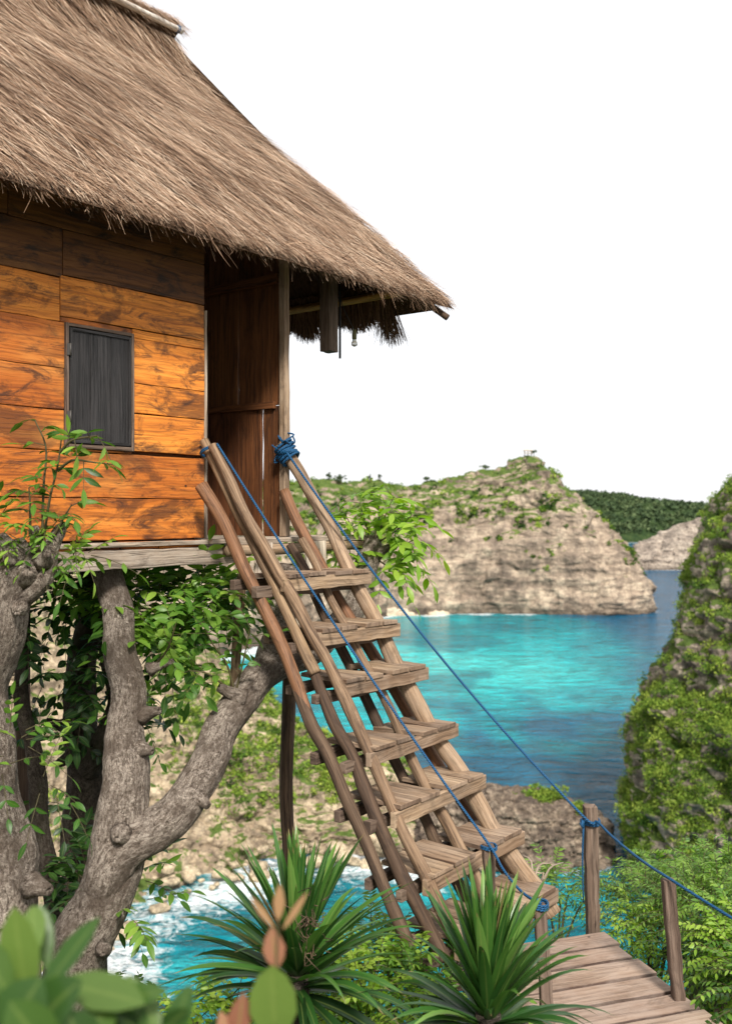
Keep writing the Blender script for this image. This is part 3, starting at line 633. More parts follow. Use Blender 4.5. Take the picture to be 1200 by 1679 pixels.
W_upper = wood_mat('stained and shaded planks', (.075, .028, .008), (.15, .060, .014), (.24, .11, .026), (.018, .011, .007), .9, 60, .4, .4, .50, var=.4, rough=.6, bstr=.5)  # real stains plus eave shade, both put into the plank colour
wall_o = wall.build('wall', W_orange, house, .003); tag(upper.build('upper_wall', W_upper, house, .003), 'dark stained and shaded top planks under the eave')
lin = MB(); lin.plank(H(-2.68, .045, .9), H(-.03, .045, .9), UP * 1.06, E2 * .006); lin.build('gap_light_block', W_dark, house)  # added sheet, keeps the sky from showing through the plank gaps
for nm, mb_args in (('left_wall', None),): pass
iw = MB()                                             # boards of the back wall and left wall
for k in range(14): iw.plank(H(-2.7 + k * .25 + .125, 3.2, ZF), H(-2.7 + k * .25 + .125, 3.2, 2.4), E1 * .122, E2 * .012)
iw.build('back_wall', W_dark, house, .003)
iw = MB()
for k in range(13): iw.plank(H(-2.69, .05 + k * .25 + .1, ZF), H(-2.69, .05 + k * .25 + .1, 2.2), E2 * .122, E1 * .012)
iw.build('end_wall', W_orange, house, .003)
# vertical boards of the side wall by the doorway, gaps let the sky through
sw = MB()
for z0_, z1_, cuts in ((ZF, .695, ((.03, .178, 0, -.004), (.196, .40, .006, 0), (.404, .74, 0, 0), (.745, 1.1, 0, 0), (1.105, 1.5, 0, 0), (1.505, 1.9, 0, 0), (1.905, 2.3, 0, 0), (2.305, 2.75, 0, 0), (2.755, 3.18, 0, 0))),
                       (.70, 1.95, ((.03, .404, 0, -.008), (.416, .74, .004, -.010), (.745, 1.02, 0, 0), (1.025, 1.45, 0, 0), (1.455, 1.8, 0, 0), (1.805, 2.2, 0, 0), (2.205, 2.75, 0, 0), (2.755, 3.18, 0, 0)))):
    for (e0, e1, s0, s1) in cuts:
        sw.plank(H(.705, (e0 + e1) / 2 + s0, z0_), H(.705, (e0 + e1) / 2 + s1, z1_), E2 * ((e1 - e0) / 2), E1 * .011, 10, .0035)
sw.build('side_wall', W_dark, house, .003)
rl = MB(); rl.plank(H(.682, .06, .70), H(.682, 1.5, .70), UP * .022, E1 * .012, 6, .004); rl.plank(H(.675, .02, 1.52), H(.675, 3.1, 1.52), UP * .03, E1 * .02, 4, .003)
rl.build('wall_rail', W_dark, house, .003)
cp = MB(); cp.plank(H(.692, -.02, ZF + .001), H(.685, -.02, 1.72), E1 * .024, E2 * .025, 16, .003); cp.build('corner_post', W_tread, house, .004)
cp = MB(); cp.plank(H(.742, .02, ZF + .001), H(.738, .03, 1.70), E1 * .009, E2 * .02, 10, .003); cp.build('corner_batten', W_grey, house, .003)
cp = MB(); cp.plank(H(.012, -.004, ZF + .002), H(.008, -.004, 1.2), E1 * .006, E2 * .018, 12, .002); cp.build('wall_edge_batten', W_grey, house, .002)
# window shutter
wz0, wz1 = .335, .985
fr = MB()
fr.plank(H(WT0 + .008, -.016, wz0), H(WT0 + .008, -.016, wz1), E1 * .008, E2 * .016, 4, .001); fr.plank(H(WT1 - .008, -.016, wz0), H(WT1 - .008, -.016, wz1), E1 * .008, E2 * .016, 4, .001)
fr.plank(H(WT0 + .017, -.016, wz1 - .008), H(WT1 - .017, -.016, wz1 - .008), UP * .008, E2 * .016, 3, .001); fr.plank(H(WT0 + .017, -.016, wz0 + .010), H(WT1 - .017, -.016, wz0 + .010), UP * .010, E2 * .018, 3, .001)
sh = MB(); a0, a1 = WT0 + .024, WT1 - .022; w3 = (a1 - a0) / 3
for k in range(3): sh.plank(H(a0 + w3 * (k + .5), -.012, wz0 + .024), H(a0 + w3 * (k + .5), -.012, wz1 - .020), E1 * (w3 / 2 - .0015), E2 * .012, 10, .0014)
sho = sh.build('window_shutter', W_black, house, .002); fr.build('window_frame', W_post, sho, .002)
tr = MB(); tr.plank(H(a0 + .006, -.028, wz0 + .03), H(a0 + .006, -.028, wz1 - .025), E1 * .007, E2 * .005, 4, .001); tr.plank(H(a1 - .006, -.028, wz0 + .03), H(a1 - .006, -.028, wz1 - .025), E1 * .007, E2 * .005, 4, .001)
tr.plank(H(a0 + .014, -.028, wz0 + .035), H(a1 - .014, -.028, wz0 + .035), UP * .008, E2 * .005, 4, .001); tr.plank(H(a0 + .014, -.028, wz1 - .03), H(a1 - .014, -.028, wz1 - .03), UP * .008, E2 * .005, 4, .001)
tr.build('shutter_edging', W_black, sho, .001)
for z in (wz0 + .16, wz1 - .14):
    hg = MB(); hg.plank(H(a0 - .012, -.036, z - .03), H(a0 - .012, -.036, z + .03), E1 * .011, E2 * .002); hg.tube(np.array([[*H(a0 - .003, -.038, z - .032), .005], [*H(a0 - .003, -.038, z + .032), .005]]), 8); hg.build('hinge', M_steel, sho)
# floor, beams, deck edge
fl = MB()
for k in range(16): fl.plank(H(WL, .03 + k * .2, ZF - .018), H(.8, .03 + k * .2, ZF - .018), E2 * .097, UP * .012, 3, .002)
fl.build('floor', W_grey, house, .003)
sk = MB(); x = -2.7
for wdt in (.8, .55, .5, .22, .27, .32): sk.plank(H(x + .004, -.012, -.186), H(x + wdt - .004, -.012, -.186), UP * .020, E2 * .016, 4, .003); x += wdt
sk.build('skirting', W_orange, house, .003)
fb = MB(); fb.plank(H(-2.75, -.02, -.262), H(.22, -.02, -.258), UP * .052, E2 * .045, 26, .005); fb.build('floor_beam', W_grey, house, .006)
for e_ in (1.0, 2.0, 3.1):
    fb = MB(); fb.tube(np.c_[np.linspace(H(-2.7, e_, -.28), H(1.2, e_, -.28), 8), np.full(8, .06)], 10, lump=.1); fb.build('floor_joist', W_poledark, house)
dk = MB(); dk.plank(H(-.02, -.05, ZF - .015), H(1.57, -.06, ZF - .02), E2 * .055, UP * .015, 14, .003); dk.plank(H(-.02, .06, ZF - .012), H(1.5, .06, ZF - .015), E2 * .05, UP * .013, 10, .003); dk.plank(H(.80, .17, ZF - .012), H(1.45, .17, ZF - .015), E2 * .05, UP * .013, 8, .003)
dk.build('deck_boards', W_grey, house, .004)
lg = MB(); lg.tube(spline([[*H(.10, -.09, -.232), .036], [*H(.6, -.085, -.235), .036], [*H(1.15, -.09, -.225), .034], [*H(1.56, -.08, -.235), .033]], 22), 12, lump=.1, lf=9); lg.build('deck_log', W_tread, house)
rb = MB(); rb.plank(H(.38, -.13, -.46), H(.38, -.13, -.19), E1 * .075, E2 * .008, 4, .002); rb.build('riser_board', W_light, house, .002); rb = MB(); rb.plank(H(.87, -.13, -.46), H(.87, -.13, -.19), E1 * .10, E2 * .008, 4, .003); rb.build('riser_board', W_light, house, .002)
# support poles under the floor
def pole(pts, n, m, parent, name='support_pole', lump=.12, seg=12):
    q = MB(); q.tube(spline(pts, n), seg, lump=lump, lf=5, seed=len(pts)); return q.build(name, m, parent)
pole([[*P(470, 925, 6.6), .036], [*P(474, 1130, 6.6), .042], [*P(469, 1290, 6.58), .045], [*P(474, 1420, 6.6), .042], [*P(476, 1720, 6.6), .042]], 40, W_poledark, house)
pole([[*P(399, 915, 6.2), .028], [*P(392, 1010, 6.15), .032], [*P(384, 1128, 6.05), .028]], 18, W_pole, house)
pole([[*H(-1.6, 2.6, -.3), .07], [*H(-1.6, 2.6, -5.5), .08]], 12, W_poledark, house); pole([[*H(.6, 2.8, -.3), .06], [*H(.6, 2.8, -6.5), .07]], 12, W_poledark, house)

# ------------------------------------------------------------------ thatched roof
RE, RZ = 1.6, 3.72; EV = -.5; EZ = 1.475; DRIFT = .86; T1 = 2.01; T0 = -3.1
QZ = ([-.2, -.08, 0, .103, .224, .39, .562, .738, .85, .919, .965, 1.0], [1.02, 1.30, 1.475, 1.689, 1.965, 2.30, 2.657, 2.985, 3.225, 3.41, 3.59, 3.75])
def roof(te, q, lift=0.):
    """point on the front slope: te = place along the eave, q = 0 at the eave, 1 at the ridge"""
    te, q = np.asarray(te, float), np.asarray(q, float); z = np.interp(q, *QZ)
    e = EV + (RE - EV) * q + .10 * np.clip(-q, 0, 1); t = te - DRIFT * q
    return O_[None] + t[:, None] * E1 + e[:, None] * E2 + (z + lift)[:, None] * UP
SN = unit(-E2 * .73 + UP * .68)
rt = np.linspace(T0, T1, 60); rq = np.linspace(.012, 1.0, 40); G = []
for q in rq: G.append(roof(rt, np.full(60, q), np.full(60, -.035)))
G = np.array(G); G = G + (.02 * fbm(G * 3, 3, 111))[..., None] * SN
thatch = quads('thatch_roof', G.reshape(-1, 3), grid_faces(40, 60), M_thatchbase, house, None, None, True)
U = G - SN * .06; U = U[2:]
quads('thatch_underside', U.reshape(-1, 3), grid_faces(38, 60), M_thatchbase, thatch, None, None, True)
# back slope and hip end (their undersides close the roof)
def patch(name, a, b, c, d, n=24, parent=None, sag=.0):
    u, v = np.meshgrid(np.linspace(0, 1, n), np.linspace(0, 1, n)); a, b, c, d = (np.asarray(q)[None, None] for q in (a, b, c, d)); u = u[..., None]; v = v[..., None]
    q = (a * (1 - u) + b * u) * (1 - v) + (d * (1 - u) + c * u) * v - UP * sag * (v * (1 - v) * 4)
    return quads(name, q.reshape(-1, 3), grid_faces(n, n), M_thatchbase, parent, None, None, True)
RT = T1 - DRIFT
patch('thatch_back_slope', H(T0 - .9, 3.7, EZ), H(T1, 3.7, EZ), H(RT, RE, RZ - .04), H(T0 - .9, RE, RZ - .04), 20, thatch)
patch('thatch_hip_slope', H(T1 - .07, EV + .12, EZ - .01), H(T1 - .05, 3.7, EZ), H(RT, RE + .03, RZ - .06), H(RT, RE - .03, RZ - .06), 24, thatch, .02)
def strands(name, p, d, L, w, rnd, nrm, m, parent, segs=2, droop=None, curl=.0):
    """flat straws: base p, direction d, length L"""
    n = len(p); d = d / np.linalg.norm(d, axis=1)[:, None]; s = np.cross(d, nrm); s /= np.maximum(np.linalg.norm(s, axis=1)[:, None], 1e-6)
    droop = np.zeros(n) if droop is None else droop; side = curl * rng.normal(size=n); V = []
    for k in range(segs + 1):
        a = k / segs; c = p + d * (L * a)[:, None] - UP * (droop * a * a)[:, None] + s * (side * L * a * a)[:, None]; ww = w * (1 - .75 * a)
        V += [c - s * ww[:, None], c + s * ww[:, None]]
    V = np.stack(V, 1); tf = np.array([(2 * k, 2 * k + 1, 2 * k + 3, 2 * k + 2) for k in range(segs)])
    Fq = (tf[None] + (np.arange(n) * 2 * (segs + 1))[:, None, None]).reshape(-1, 4)
    tu = np.array([[(0, k), (1, k), (1, k + 1), (0, k + 1)] for k in range(segs)], float).reshape(1, -1, 2)
    uv = (np.tile(tu, (n, 1, 1)) + rng.random((n, 1, 1)) * 50).reshape(-1, 2)
    return quads(name, V.reshape(-1, 3), Fq, m, parent, np.repeat(rnd, segs), uv, False)
n = 92000
te = rng.uniform(-2.9, T1 + .015, n); q = rng.random(n) * 1.0 + .015
tone = np.clip(.54 + .34 * rng.normal(size=n) + .26 * fbm(np.stack([te * 2.2, q * 7, 0 * q], 1), 4, 113) + .30 * vnoise(np.stack([te * 16, q * 7, 0 * q], 1), 118) - .10 * (rng.random(n) < .12), 0, 1)
lay = .012 + .05 * rng.random(n) + .02 * fbm(np.stack([te * 5, q * 12, 0 * q], 1), 3, 114)
p = roof(te, np.clip(q, None, 1.0), 0 * q) + SN * (lay - .045)[:, None]
L = np.minimum(.10 + .28 * rng.random(n), np.maximum((q - .022 + .02 * rng.random(n)) * 3.05, .04)); dq = np.clip(q - .2, -.2, 2); dirv = roof(te, q - .12, 0 * q) - roof(te, q, 0 * q)
dirv = dirv / np.linalg.norm(dirv, axis=1)[:, None] + .14 * rng.normal(size=(n, 3)) + SN * .03
over = np.clip(L * .62 / 2.9 * 1.0 - q, 0, 1)
strands('straw', p, dirv, L, .0018 + .0016 * rng.random(n) + .0018 * (rng.random(n) < .2), tone, np.repeat(SN[None], n, 0), M_thatch, thatch, 2, .03 * L + .35 * over * L, .14)
# ragged eave fringe
n = 9000; te = rng.uniform(-2.9, T1 + .01, n); q = rng.uniform(.028, .095, n); L = .06 + .08 * rng.random(n) + .10 * rng.random(n) ** 6
p = roof(te, q, 0 * q) - SN * (.045 * rng.random(n) - .015)[:, None]; d = -E2[None] * .6 - UP[None] * .70 + E1[None] * .32 + .32 * rng.normal(size=(n, 3))
strands('eave_fringe', p, d, L * (.7 + .6 * vnoise(np.stack([te * 7, 0 * te, 0 * te], 1), 3) ** 2), .002 + .002 * rng.random(n), np.clip(.42 + .22 * rng.normal(size=n), 0, 1), np.repeat(SN[None], n, 0), M_thatch, thatch, 3, .05 * L, .28)
# fringe under the hip end, seen from inside through the porch
n = 9000; e = rng.uniform(.02, 3.6, n); L = (.24 + .10 * vnoise(np.stack([e * 6, 0 * e, 0 * e], 1), 5) + .05 * rng.random(n)) * (1 + .25 * (e < .12))
p = O_[None] + E1[None] * (T1 - .12 - .06 * rng.random((n, 1))) + E2[None] * e[:, None] + UP[None] * (1.70 - .02 * rng.random((n, 1)))
d = -UP[None] + E1[None] * .18 + .10 * rng.normal(size=(n, 3))
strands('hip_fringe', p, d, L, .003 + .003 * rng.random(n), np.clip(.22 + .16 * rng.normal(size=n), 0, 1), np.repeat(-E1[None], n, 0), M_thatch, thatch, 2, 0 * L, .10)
# ridge cap and bleached bamboo pole along it
n = 5200; t_ = rng.uniform(-2.4, RT + .04, n); L = .10 + .10 * rng.random(n); sg = np.where(rng.random(n) < .7, -1., 1.)
p = O_[None] + E1[None] * t_[:, None] + E2[None] * (RE + .02 * sg)[:, None] + UP[None] * (RZ + .13 + .02 * rng.normal(size=(n, 1)))
d = E2[None] * (.55 * sg)[:, None] - UP[None] * .62 + E1[None] * .45 + .15 * rng.normal(size=(n, 3))
strands('ridge_cap', p, d, L, .003 + .002 * rng.random(n), np.clip(.5 + .2 * rng.normal(size=n), 0, 1), np.repeat(SN[None], n, 0), M_thatch, thatch, 2, .02 * L, .1)
rc_ = MB(); rc_.tube(np.c_[np.linspace(H(-2.6, RE, RZ + .06), H(RT + .0, RE, RZ + .06), 20), np.full(20, .075)], 12, lump=.2, lf=8); rc_.build('ridge_core', M_thatchbase, thatch)
rp = MB(); k = np.linspace(0, 1, 60); rp.tube(np.c_[H(-2.6, RE - .10, RZ + .035)[None] * (1 - k)[:, None] + H(RT + .015, RE - .09, RZ + .03)[None] * k[:, None], .024 + .003 * (np.abs((k * 7) % 1 - .5) < .05)], 12); rp.build('ridge_pole', W_ridge, house)
rp = MB()
for tt in (RT - .02, RT - .035):
    a_ = np.linspace(0, 6.283, 14); cc = H(tt, RE - .09, RZ + .03); rp.tube(np.array([[*(cc + UP * .027 * math.cos(x) + E2 * .027 * math.sin(x)), .004] for x in a_]), 6)
rp.build('ridge_tie', M_rope, house)
w_ = MB(); w_.tube(spline([[*H(.66, RE, RZ + .1), .003], [*H(.67, RE, RZ + .25), .0025], [*H(.70, RE, RZ + .5), .002]], 8), 6); w_.build('lightning_wire', M_black, house)
# bamboo purlins and rafters under the eaves
def bam(a, b, r, name='bamboo_purlin', m=None):
    q = MB(); k = np.linspace(0, 1, 40); q.tube(np.c_[a[None] * (1 - k)[:, None] + b[None] * k[:, None], r * (1 + .12 * (np.abs((k * 6) % 1 - .5) < .03))], 10); return q.build(name, m or W_bamboo, house)
bam(H(-2.7, -.02, 1.76), H(1.93, -.02, 1.76), .034); bam(H(1.80, -.22, 1.60), H(1.80, 3.3, 1.60), .030); bam(H(.74, .06, 1.66), H(.74, 3.2, 1.66), .03)
bam(H(-2.7, .55, 2.32), H(1.55, .55, 2.32), .03)
for k in range(9):
    tt = -2.6 + k * .56; bam(roof(np.array([tt]), np.array([.17]), np.array([-.20]))[0], roof(np.array([tt]), np.array([.97]), np.array([-.20]))[0], .022, 'rafter', W_poledark)
bam(H(1.93, -.46, 1.395), H(1.25, 1.0, 2.6), .024, 'rafter', W_poledark)
for e_ in (.5, 1.2, 2.0, 2.8): bam(H(T1 - .1, e_, 1.5), H(1.15 + .1, RE + (e_ - RE) * .1, 3.5), .02, 'rafter', W_poledark)
for dy, w in ((0, .034), (.075, .022)):
    br = MB(); br.plank(H(1.17 + dy * .7, .02 + dy * .2, 1.105), H(1.17 + dy * .7, .02 + dy * .2, 1.80), E1 * w, E2 * .045, 10, .002); br.build('hanging_bracket', W_post, house, .004)
br = MB(); br.tube(np.c_[np.linspace(H(1.335, .05, 1.08), H(1.335, .05, 1.62), 8), np.full(8, .008)], 8); br.build('hook_rod', M_black, house)

# bulb hanging from the roof
bc = P(581, 543, 6.95)
bulb = empty('hanging_bulb', bc, 'clear light bulb hanging on a thin wire from the thatched eave', 'light bulb')
q = MB(); q.tube(spline([[*P(556, 478, 6.95), .003], [*P(563, 505, 6.95), .003], [*P(575, 530, 6.95), .003], [*bc, .003]], 14), 6); q.build('wire', M_black, bulb)
q = MB(); q.tube(np.array([[*(bc + UP * .012), .006], [*(bc + UP * .004), .014], [*(bc - UP * .03), .017], [*(bc - UP * .055), .016], [*(bc - UP * .06), .013]]), 12); q.build('socket', M_socket, bulb)
q = MB(); q.tube(np.array([[*(bc - UP * (.058 + a)), r] for a, r in ((0, .012), (.012, .014), (.022, .020), (.034, .0225), (.045, .018), (.051, .006))]), 14); q.build('glass', M_glass, bulb)

# ------------------------------------------------------------------ ladder
LP = A(.273, 5.0, -1.848); SL = unit(A(-.785 * .959, .62 * .959, 1.475)); LN = unit(np.cross(E1, SL)); LN = LN if LN[1] < 0 else -LN
def on(px, py, off=0.):
    ray = A((px - 600) / F, 1, (840 - py) / F); return ray * ((LP + LN * off) @ LN) / (ray @ LN)
ladder = empty('step_ladder', on(800, 1500), 'rustic ladder of round poles and plank treads leaning up to the treehouse door', 'ladder')
def rail(pts, r, off, m, n=60, seed=0, lump=.16):
    r = np.interp(np.linspace(0, 1, len(pts)), np.linspace(0, 1, len(np.atleast_1d(r))), np.atleast_1d(r)) * .9
    q = MB(); q.tube(spline([[*on(x, y, off), rr] for (x, y), rr in zip(pts, r)], n), 14, lump=lump, lf=5.5, seed=seed); return q.build('rail', m, ladder)
rail([(330, 796), (369, 861), (403, 938), (438, 1007), (471, 1080), (505, 1172), (512, 1188)], (.044, .042, .04, .038, .03), -.12, W_polered, 44, seed=1)
rail([(462, 1058), (480, 1104), (508, 1183), (537, 1237), (567, 1308), (600, 1383), (629, 1454), (668, 1545)], (.03, .040, .038, .036), -.125, W_poledark, 44, seed=9)
rail([(335, 723), (382, 826), (416, 892), (457, 976), (499, 1068), (517, 1105)], (.03, .034, .036), -.06, W_pole, 40, 2)
rail([(508, 1085), (546, 1183), (579, 1242), (600, 1300), (629, 1371), (660, 1440), (705, 1525), (728, 1575)], (.036, .04, .04), -.075, W_poledark, 50, 3, .22)
rail([(349, 731), (377, 788), (403, 846), (430, 892), (453, 934), (480, 980), (511, 1041), (538, 1087), (571, 1158), (594, 1208), (617, 1262), (637, 1308), (662, 1367), (692, 1425), (720, 1485), (750, 1545)], (.034, .038, .037, .036, .037), .012, W_pole, 80, 4)
rail([(494, 884), (518, 926), (541, 982), (568, 1030), (597, 1088), (626, 1137), (654, 1196), (675, 1246), (700, 1295), (733, 1350), (758, 1400), (783, 1446), (812, 1505)], (.028, .034, .042), -.085, W_pole, 70, 5)
rail([(475, 893), (499, 932), (520, 985), (545, 1037), (580, 1105), (618, 1185), (654, 1262), (696, 1340), (717, 1387), (758, 1462), (785, 1515)], (.03, .036, .038), -.22, W_poledark, 60, 6)
rail([(461, 728), (492, 777), (522, 832), (545, 872), (568, 926), (591, 972), (618, 1022), (645, 1083), (667, 1124), (696, 1178), (721, 1218), (752, 1262), (783, 1317), (812, 1367), (846, 1417), (875, 1454), (905, 1500)], (.046, .05, .055, .056, .06), -.075, W_tread, 90, 7)
rail([(466, 806), (486, 853), (520, 915), (556, 984), (590, 1040), (622, 1090), (655, 1145), (686, 1200), (718, 1255), (765, 1325), (800, 1385), (840, 1440), (880, 1500)], (.04, .04, .042), -.21, W_polered, 70, 8)
CL = [((467, 962), (603, 946)), ((521, 1046), (650, 1036)), ((560, 1131), (696, 1107)), ((607, 1249), (745, 1195)), ((648, 1347), (790, 1279)), ((700, 1457), (853, 1372)), ((752, 1560), (908, 1470))]
for k, (a, b_) in enumerate(CL):
    pa, pb = on(*a, .012), on(*b_, .012); zm = (pa[2] + pb[2]) / 2; pa[2] = zm + (pa[2] - zm) * .3; pb[2] = zm + (pb[2] - zm) * .3
    cd_ = unit((pb - pa) * A(1, 1, 0)); hh = .036 + .004 * random.random(); back = unit(A(-cd_[1], cd_[0], 0))
    q = MB(); q.plank(pa - cd_ * .02, pb + cd_ * .02, UP * hh, back * .017, 10, .003); q.build('cleat', W_tread, ladder, .004)
    wd_ = np.linalg.norm(pb - pa); zt = zm + hh + .012
    for (f0, f1) in ((.015, .44), (.55, .97)):
        q = MB(); mid = f0 + (f1 - f0) * random.uniform(.44, .56)
        for (g0, g1) in ((f0, mid - .008), (mid + .008, f1)):
            c0 = pa + cd_ * wd_ * (g0 + g1) / 2; c0[2] = zt + random.uniform(-.004, .004)
            dep = random.uniform(.29, .34)
            q.plank(c0 + back * .004 - back * .03, c0 + back * dep + UP * random.uniform(-.012, .008), cd_ * wd_ * (g1 - g0) / 2, UP * .012, 7, .0025, None, 0, .8)  # tread sides darkened, shade put into their colour
        q.build('tread', W_tread, ladder, .003)
    q = MB(); za = zt - .055
    for bk, lo_, ext in ((.10, .035, .10), (.26, 0.0, .13)):
        a0 = pa + back * bk - cd_ * (ext + .05 * random.random()); a0[2] = za - lo_; b0 = pb + back * bk + cd_ * .02; b0[2] = za - lo_
        q.plank(a0, b0, UP * .030, back * .022, 10, .006)
    q.build('step_bearer', W_post, ladder, .005)

# ------------------------------------------------------------------ walkway, posts, ropes
ZW = -2.4; WD = unit(A(-.31, .95, 0)); WC = unit(A(.95, .31, 0)); W0 = A(1.34, 5.74, ZW)
walk = empty('plank_walkway', W0 - WD * 1.2 - WC * .5, 'plank walkway of weathered boards leading to the ladder foot', 'walkway')
bd = MB(); y = -.02
for k in range(15):
    wdt = random.uniform(.165, .205); r0 = random.uniform(-.02, .025)
    q = W0 - WD * (y + wdt / 2) + WC * r0; skew = random.uniform(-.005, .005)
    wl = 1.02 + random.uniform(-.03, .03); bd = MB()
    bd.plank(q - WC * wl - UP * .014 + WD * skew, q - UP * .014 + UP * random.uniform(-.003, .003), WD * (wdt / 2 - .0125), UP * .018, 12, .003, None, 0, 2.0); bd.build('board', W_deck, walk, .004); y += wdt  # board sides darkened so the shade of the gaps is in the colour
js = MB()
for s in (.1, .5, .92): js.plank(W0 - WC * s - UP * .07 + WD * .05, W0 - WC * s - UP * .07 - WD * 3.0, WC * .025, UP * .04, 8, .003)
js.build('joist', W_post, walk, .004)
lgq = MB()
for s, l in ((.06, .5), (.95, .5), (.06, 2.2), (.95, 2.2)): 
    g_ = W0 - WC * s - WD * l; lgq = MB(); lgq.tube(np.array([[*(g_ - UP * .11), .04], [*(g_ - UP * 1.1), .045]]), 10); lgq.build('stilt', W_poledark, walk)
def post(foot, top, w, label):
    q = MB(); d = top - foot; s = unit(np.cross(d, A(0, 1, 0))); f_ = unit(np.cross(s, d)); q.plank(foot, top, s * w, f_ * w, 16, .0035)
    o = q.build('rope_post', W_post, None, .005); return tag(o, label, 'post', 'rope posts along the walkway')
post(A(1.315, 5.82, ZW - .25), P(967, 1321, 5.82), .036, 'tallest square post with blue rope knotted round it beside the walkway corner')
post(A(1.56, 4.95, ZW - .3), P(1094, 1442, 5.0), .030, 'short leaning post at the right edge of the walkway among green shrubs')
post(A(.845, 4.46, ZW - .45), P(884, 1482, 4.6), .028, 'post at the left edge of the walkway standing among the spiky leaves')
post(A(.66, 5.12, ZW - .3), P(800, 1386, 5.1), .029, 'dark thin post between the ladder treads and the spiky plant')
def rope(pts, r, n, label, name='blue_rope', sag=0.0):
    q = MB(); c = spline(pts, n); q.tube(np.c_[c, np.full(len(c), r)], 8, cap=True); o = q.build(name, M_rope); return tag(o, label, 'rope')
PR1 = P(967, 1343, 5.79); PR2 = P(1094, 1446, 4.97)
def sagline(a, b, n, s): return [a + (b - a) * k / n - UP * s * 4 * (k / n) * (1 - k / n) for k in range(n + 1)]
top_r = on(470, 742, .0)
o = rope(sagline(top_r, PR1 + A(-.02, -.04, 0), 8, .10) + sagline(PR1 + A(.03, -.04, -.005), PR2 + UP * .02, 5, .02)[0:] + sagline(PR2 + UP * .018, A(2.05, 3.6, -1.86), 4, .02)[1:], .0072, 160, 'long blue rope from the right ladder rail down past the walkway posts')
top_l = on(356, 728, .05); PL = P(803, 1388, 5.06)
q = MB()
for c, rr, n in ((P(967, 1347, 5.82), .052, 3), ):
    for k in range(n):
        q.tube(np.array([[*(c + A(math.cos(x) * rr, math.sin(x) * rr, .008 * k - .01 + .004 * math.sin(2 * x))), .0075] for x in np.linspace(0, 6.4, 18)]), 7)
    q.tube(np.array([[*(c + A(-.045, -.045, .02)), .012], [*(c + A(-.06, -.05, .0)), .014], [*(c + A(-.05, -.055, -.02)), .01]]), 8)
q.tube(spline([[*(c + A(-.05, -.052, -.02)), .006], [*(c + A(-.055, -.05, -.2)), .005], [*(c + A(-.05, -.05, -.45)), .004]], 8), 6)
q.build('rope_knot', M_rope, o)
wrp = MB(); ax = unit(on(492, 777) - on(461, 728)); u1 = unit(np.cross(ax, UP)); u2 = np.cross(ax, u1); c0 = on(463, 731, -.07)
for k in range(7):
    cc = c0 + ax * (.01 + k * .017); wrp.tube(np.array([[*(cc + (u1 * math.cos(x) + u2 * math.sin(x)) * (.060 + .008 * math.sin(3 * x + k)) + ax * .012 * math.sin(x + k)), .009] for x in np.linspace(0, 6.5, 20)]), 7)
for k in range(26):
    a = c0 + ax * random.uniform(-.01, .1) + unit(rng.normal(size=3)) * .055; b2 = a + rng.normal(size=3) * .022
    wrp.tube(spline([[*a, .006], [*((a + b2) / 2 + rng.normal(size=3) * .02), .006], [*b2, .005]], 7), 6)
wrp.build('rope_wrap', M_rope, o)
o2 = rope(sagline(top_l, PL, 8, .04) + sagline(PL, P(886, 1482, 4.57), 4, .05)[1:], .0068, 140, 'blue rope running down the middle of the ladder to the post among the spiky leaves')
q = MB(); c = P(884, 1488, 4.6)
for k in range(3): q.tube(np.array([[*(c + A(math.cos(x) * .038, math.sin(x) * .038, .010 * k + .004 * math.sin(2 * x))), .0058] for x in np.linspace(0, 6.4, 18)]), 7)
q.build('rope_knot', M_rope, o2); q = MB(); c = P(801, 1391, 5.1)
for k in range(2): q.tube(np.array([[*(c + A(math.cos(x) * .039, math.sin(x) * .039, .010 * k + .004 * math.sin(2 * x))), .0055] for x in np.linspace(0, 6.4, 18)]), 7)
q.build('rope_knot', M_rope, o2)
q = MB(); c = on(341, 742, -.05)
for k in range(2): q.tube(np.array([[*(c + (E1 * math.cos(x) + unit(np.cross(SL, E1)) * math.sin(x)) * .043 + SL * .01 * k), .005] for x in np.linspace(0, 6.4, 18)]), 6)
q.build('rope_wrap', M_rope, o2)
# ------------------------------------------------------------------ trees around the house
L_tree = leaf_mat('tree leaves', [(0., (.016, .045, .01)), (.4, (.055, .15, .018)), (.75, (.15, .29, .034)), (1., (.27, .42, .06))], .38, .4)
L_bright = leaf_mat('bright young leaves', [(0., (.10, .22, .02)), (.5, (.21, .38, .035)), (1., (.36, .50, .07))], .45, .4)  # lighter green of young shoots and low shrubs
L_dark = leaf_mat('shade coloured tree leaves', [(0., (.01, .028, .008)), (.5, (.025, .07, .014)), (1., (.06, .14, .026))], .35, .45)  # darker copy of the tree leaves, shade put into the colour
L_fern = leaf_mat('feathery shrub leaves', [(0., (.025, .07, .010)), (.5, (.09, .195, .025)), (1., (.22, .35, .06))], .4, .5)
L_yucca = leaf_mat('spiky blade leaves', [(0., (.010, .032, .008)), (.45, (.03, .10, .018)), (.8, (.085, .20, .034)), (.985, (.15, .27, .06)), (1., (.26, .20, .09))], .2, .32, .35, .45, (.22, .15, .07))
L_broad = leaf_mat('broad foreground leaves', [(0., (.008, .022, .006)), (.45, (.04, .095, .018)), (1., (.23, .33, .075))], .35, .35, .22)
L_pink = leaf_mat('pink young leaves', [(0., (.27, .11, .07)), (.6, (.40, .19, .12)), (1., (.42, .25, .13))], .4, .4, .3)
M_twig, t = new_mat('green twig'); finish(t, (.07, .06, .025), .7)

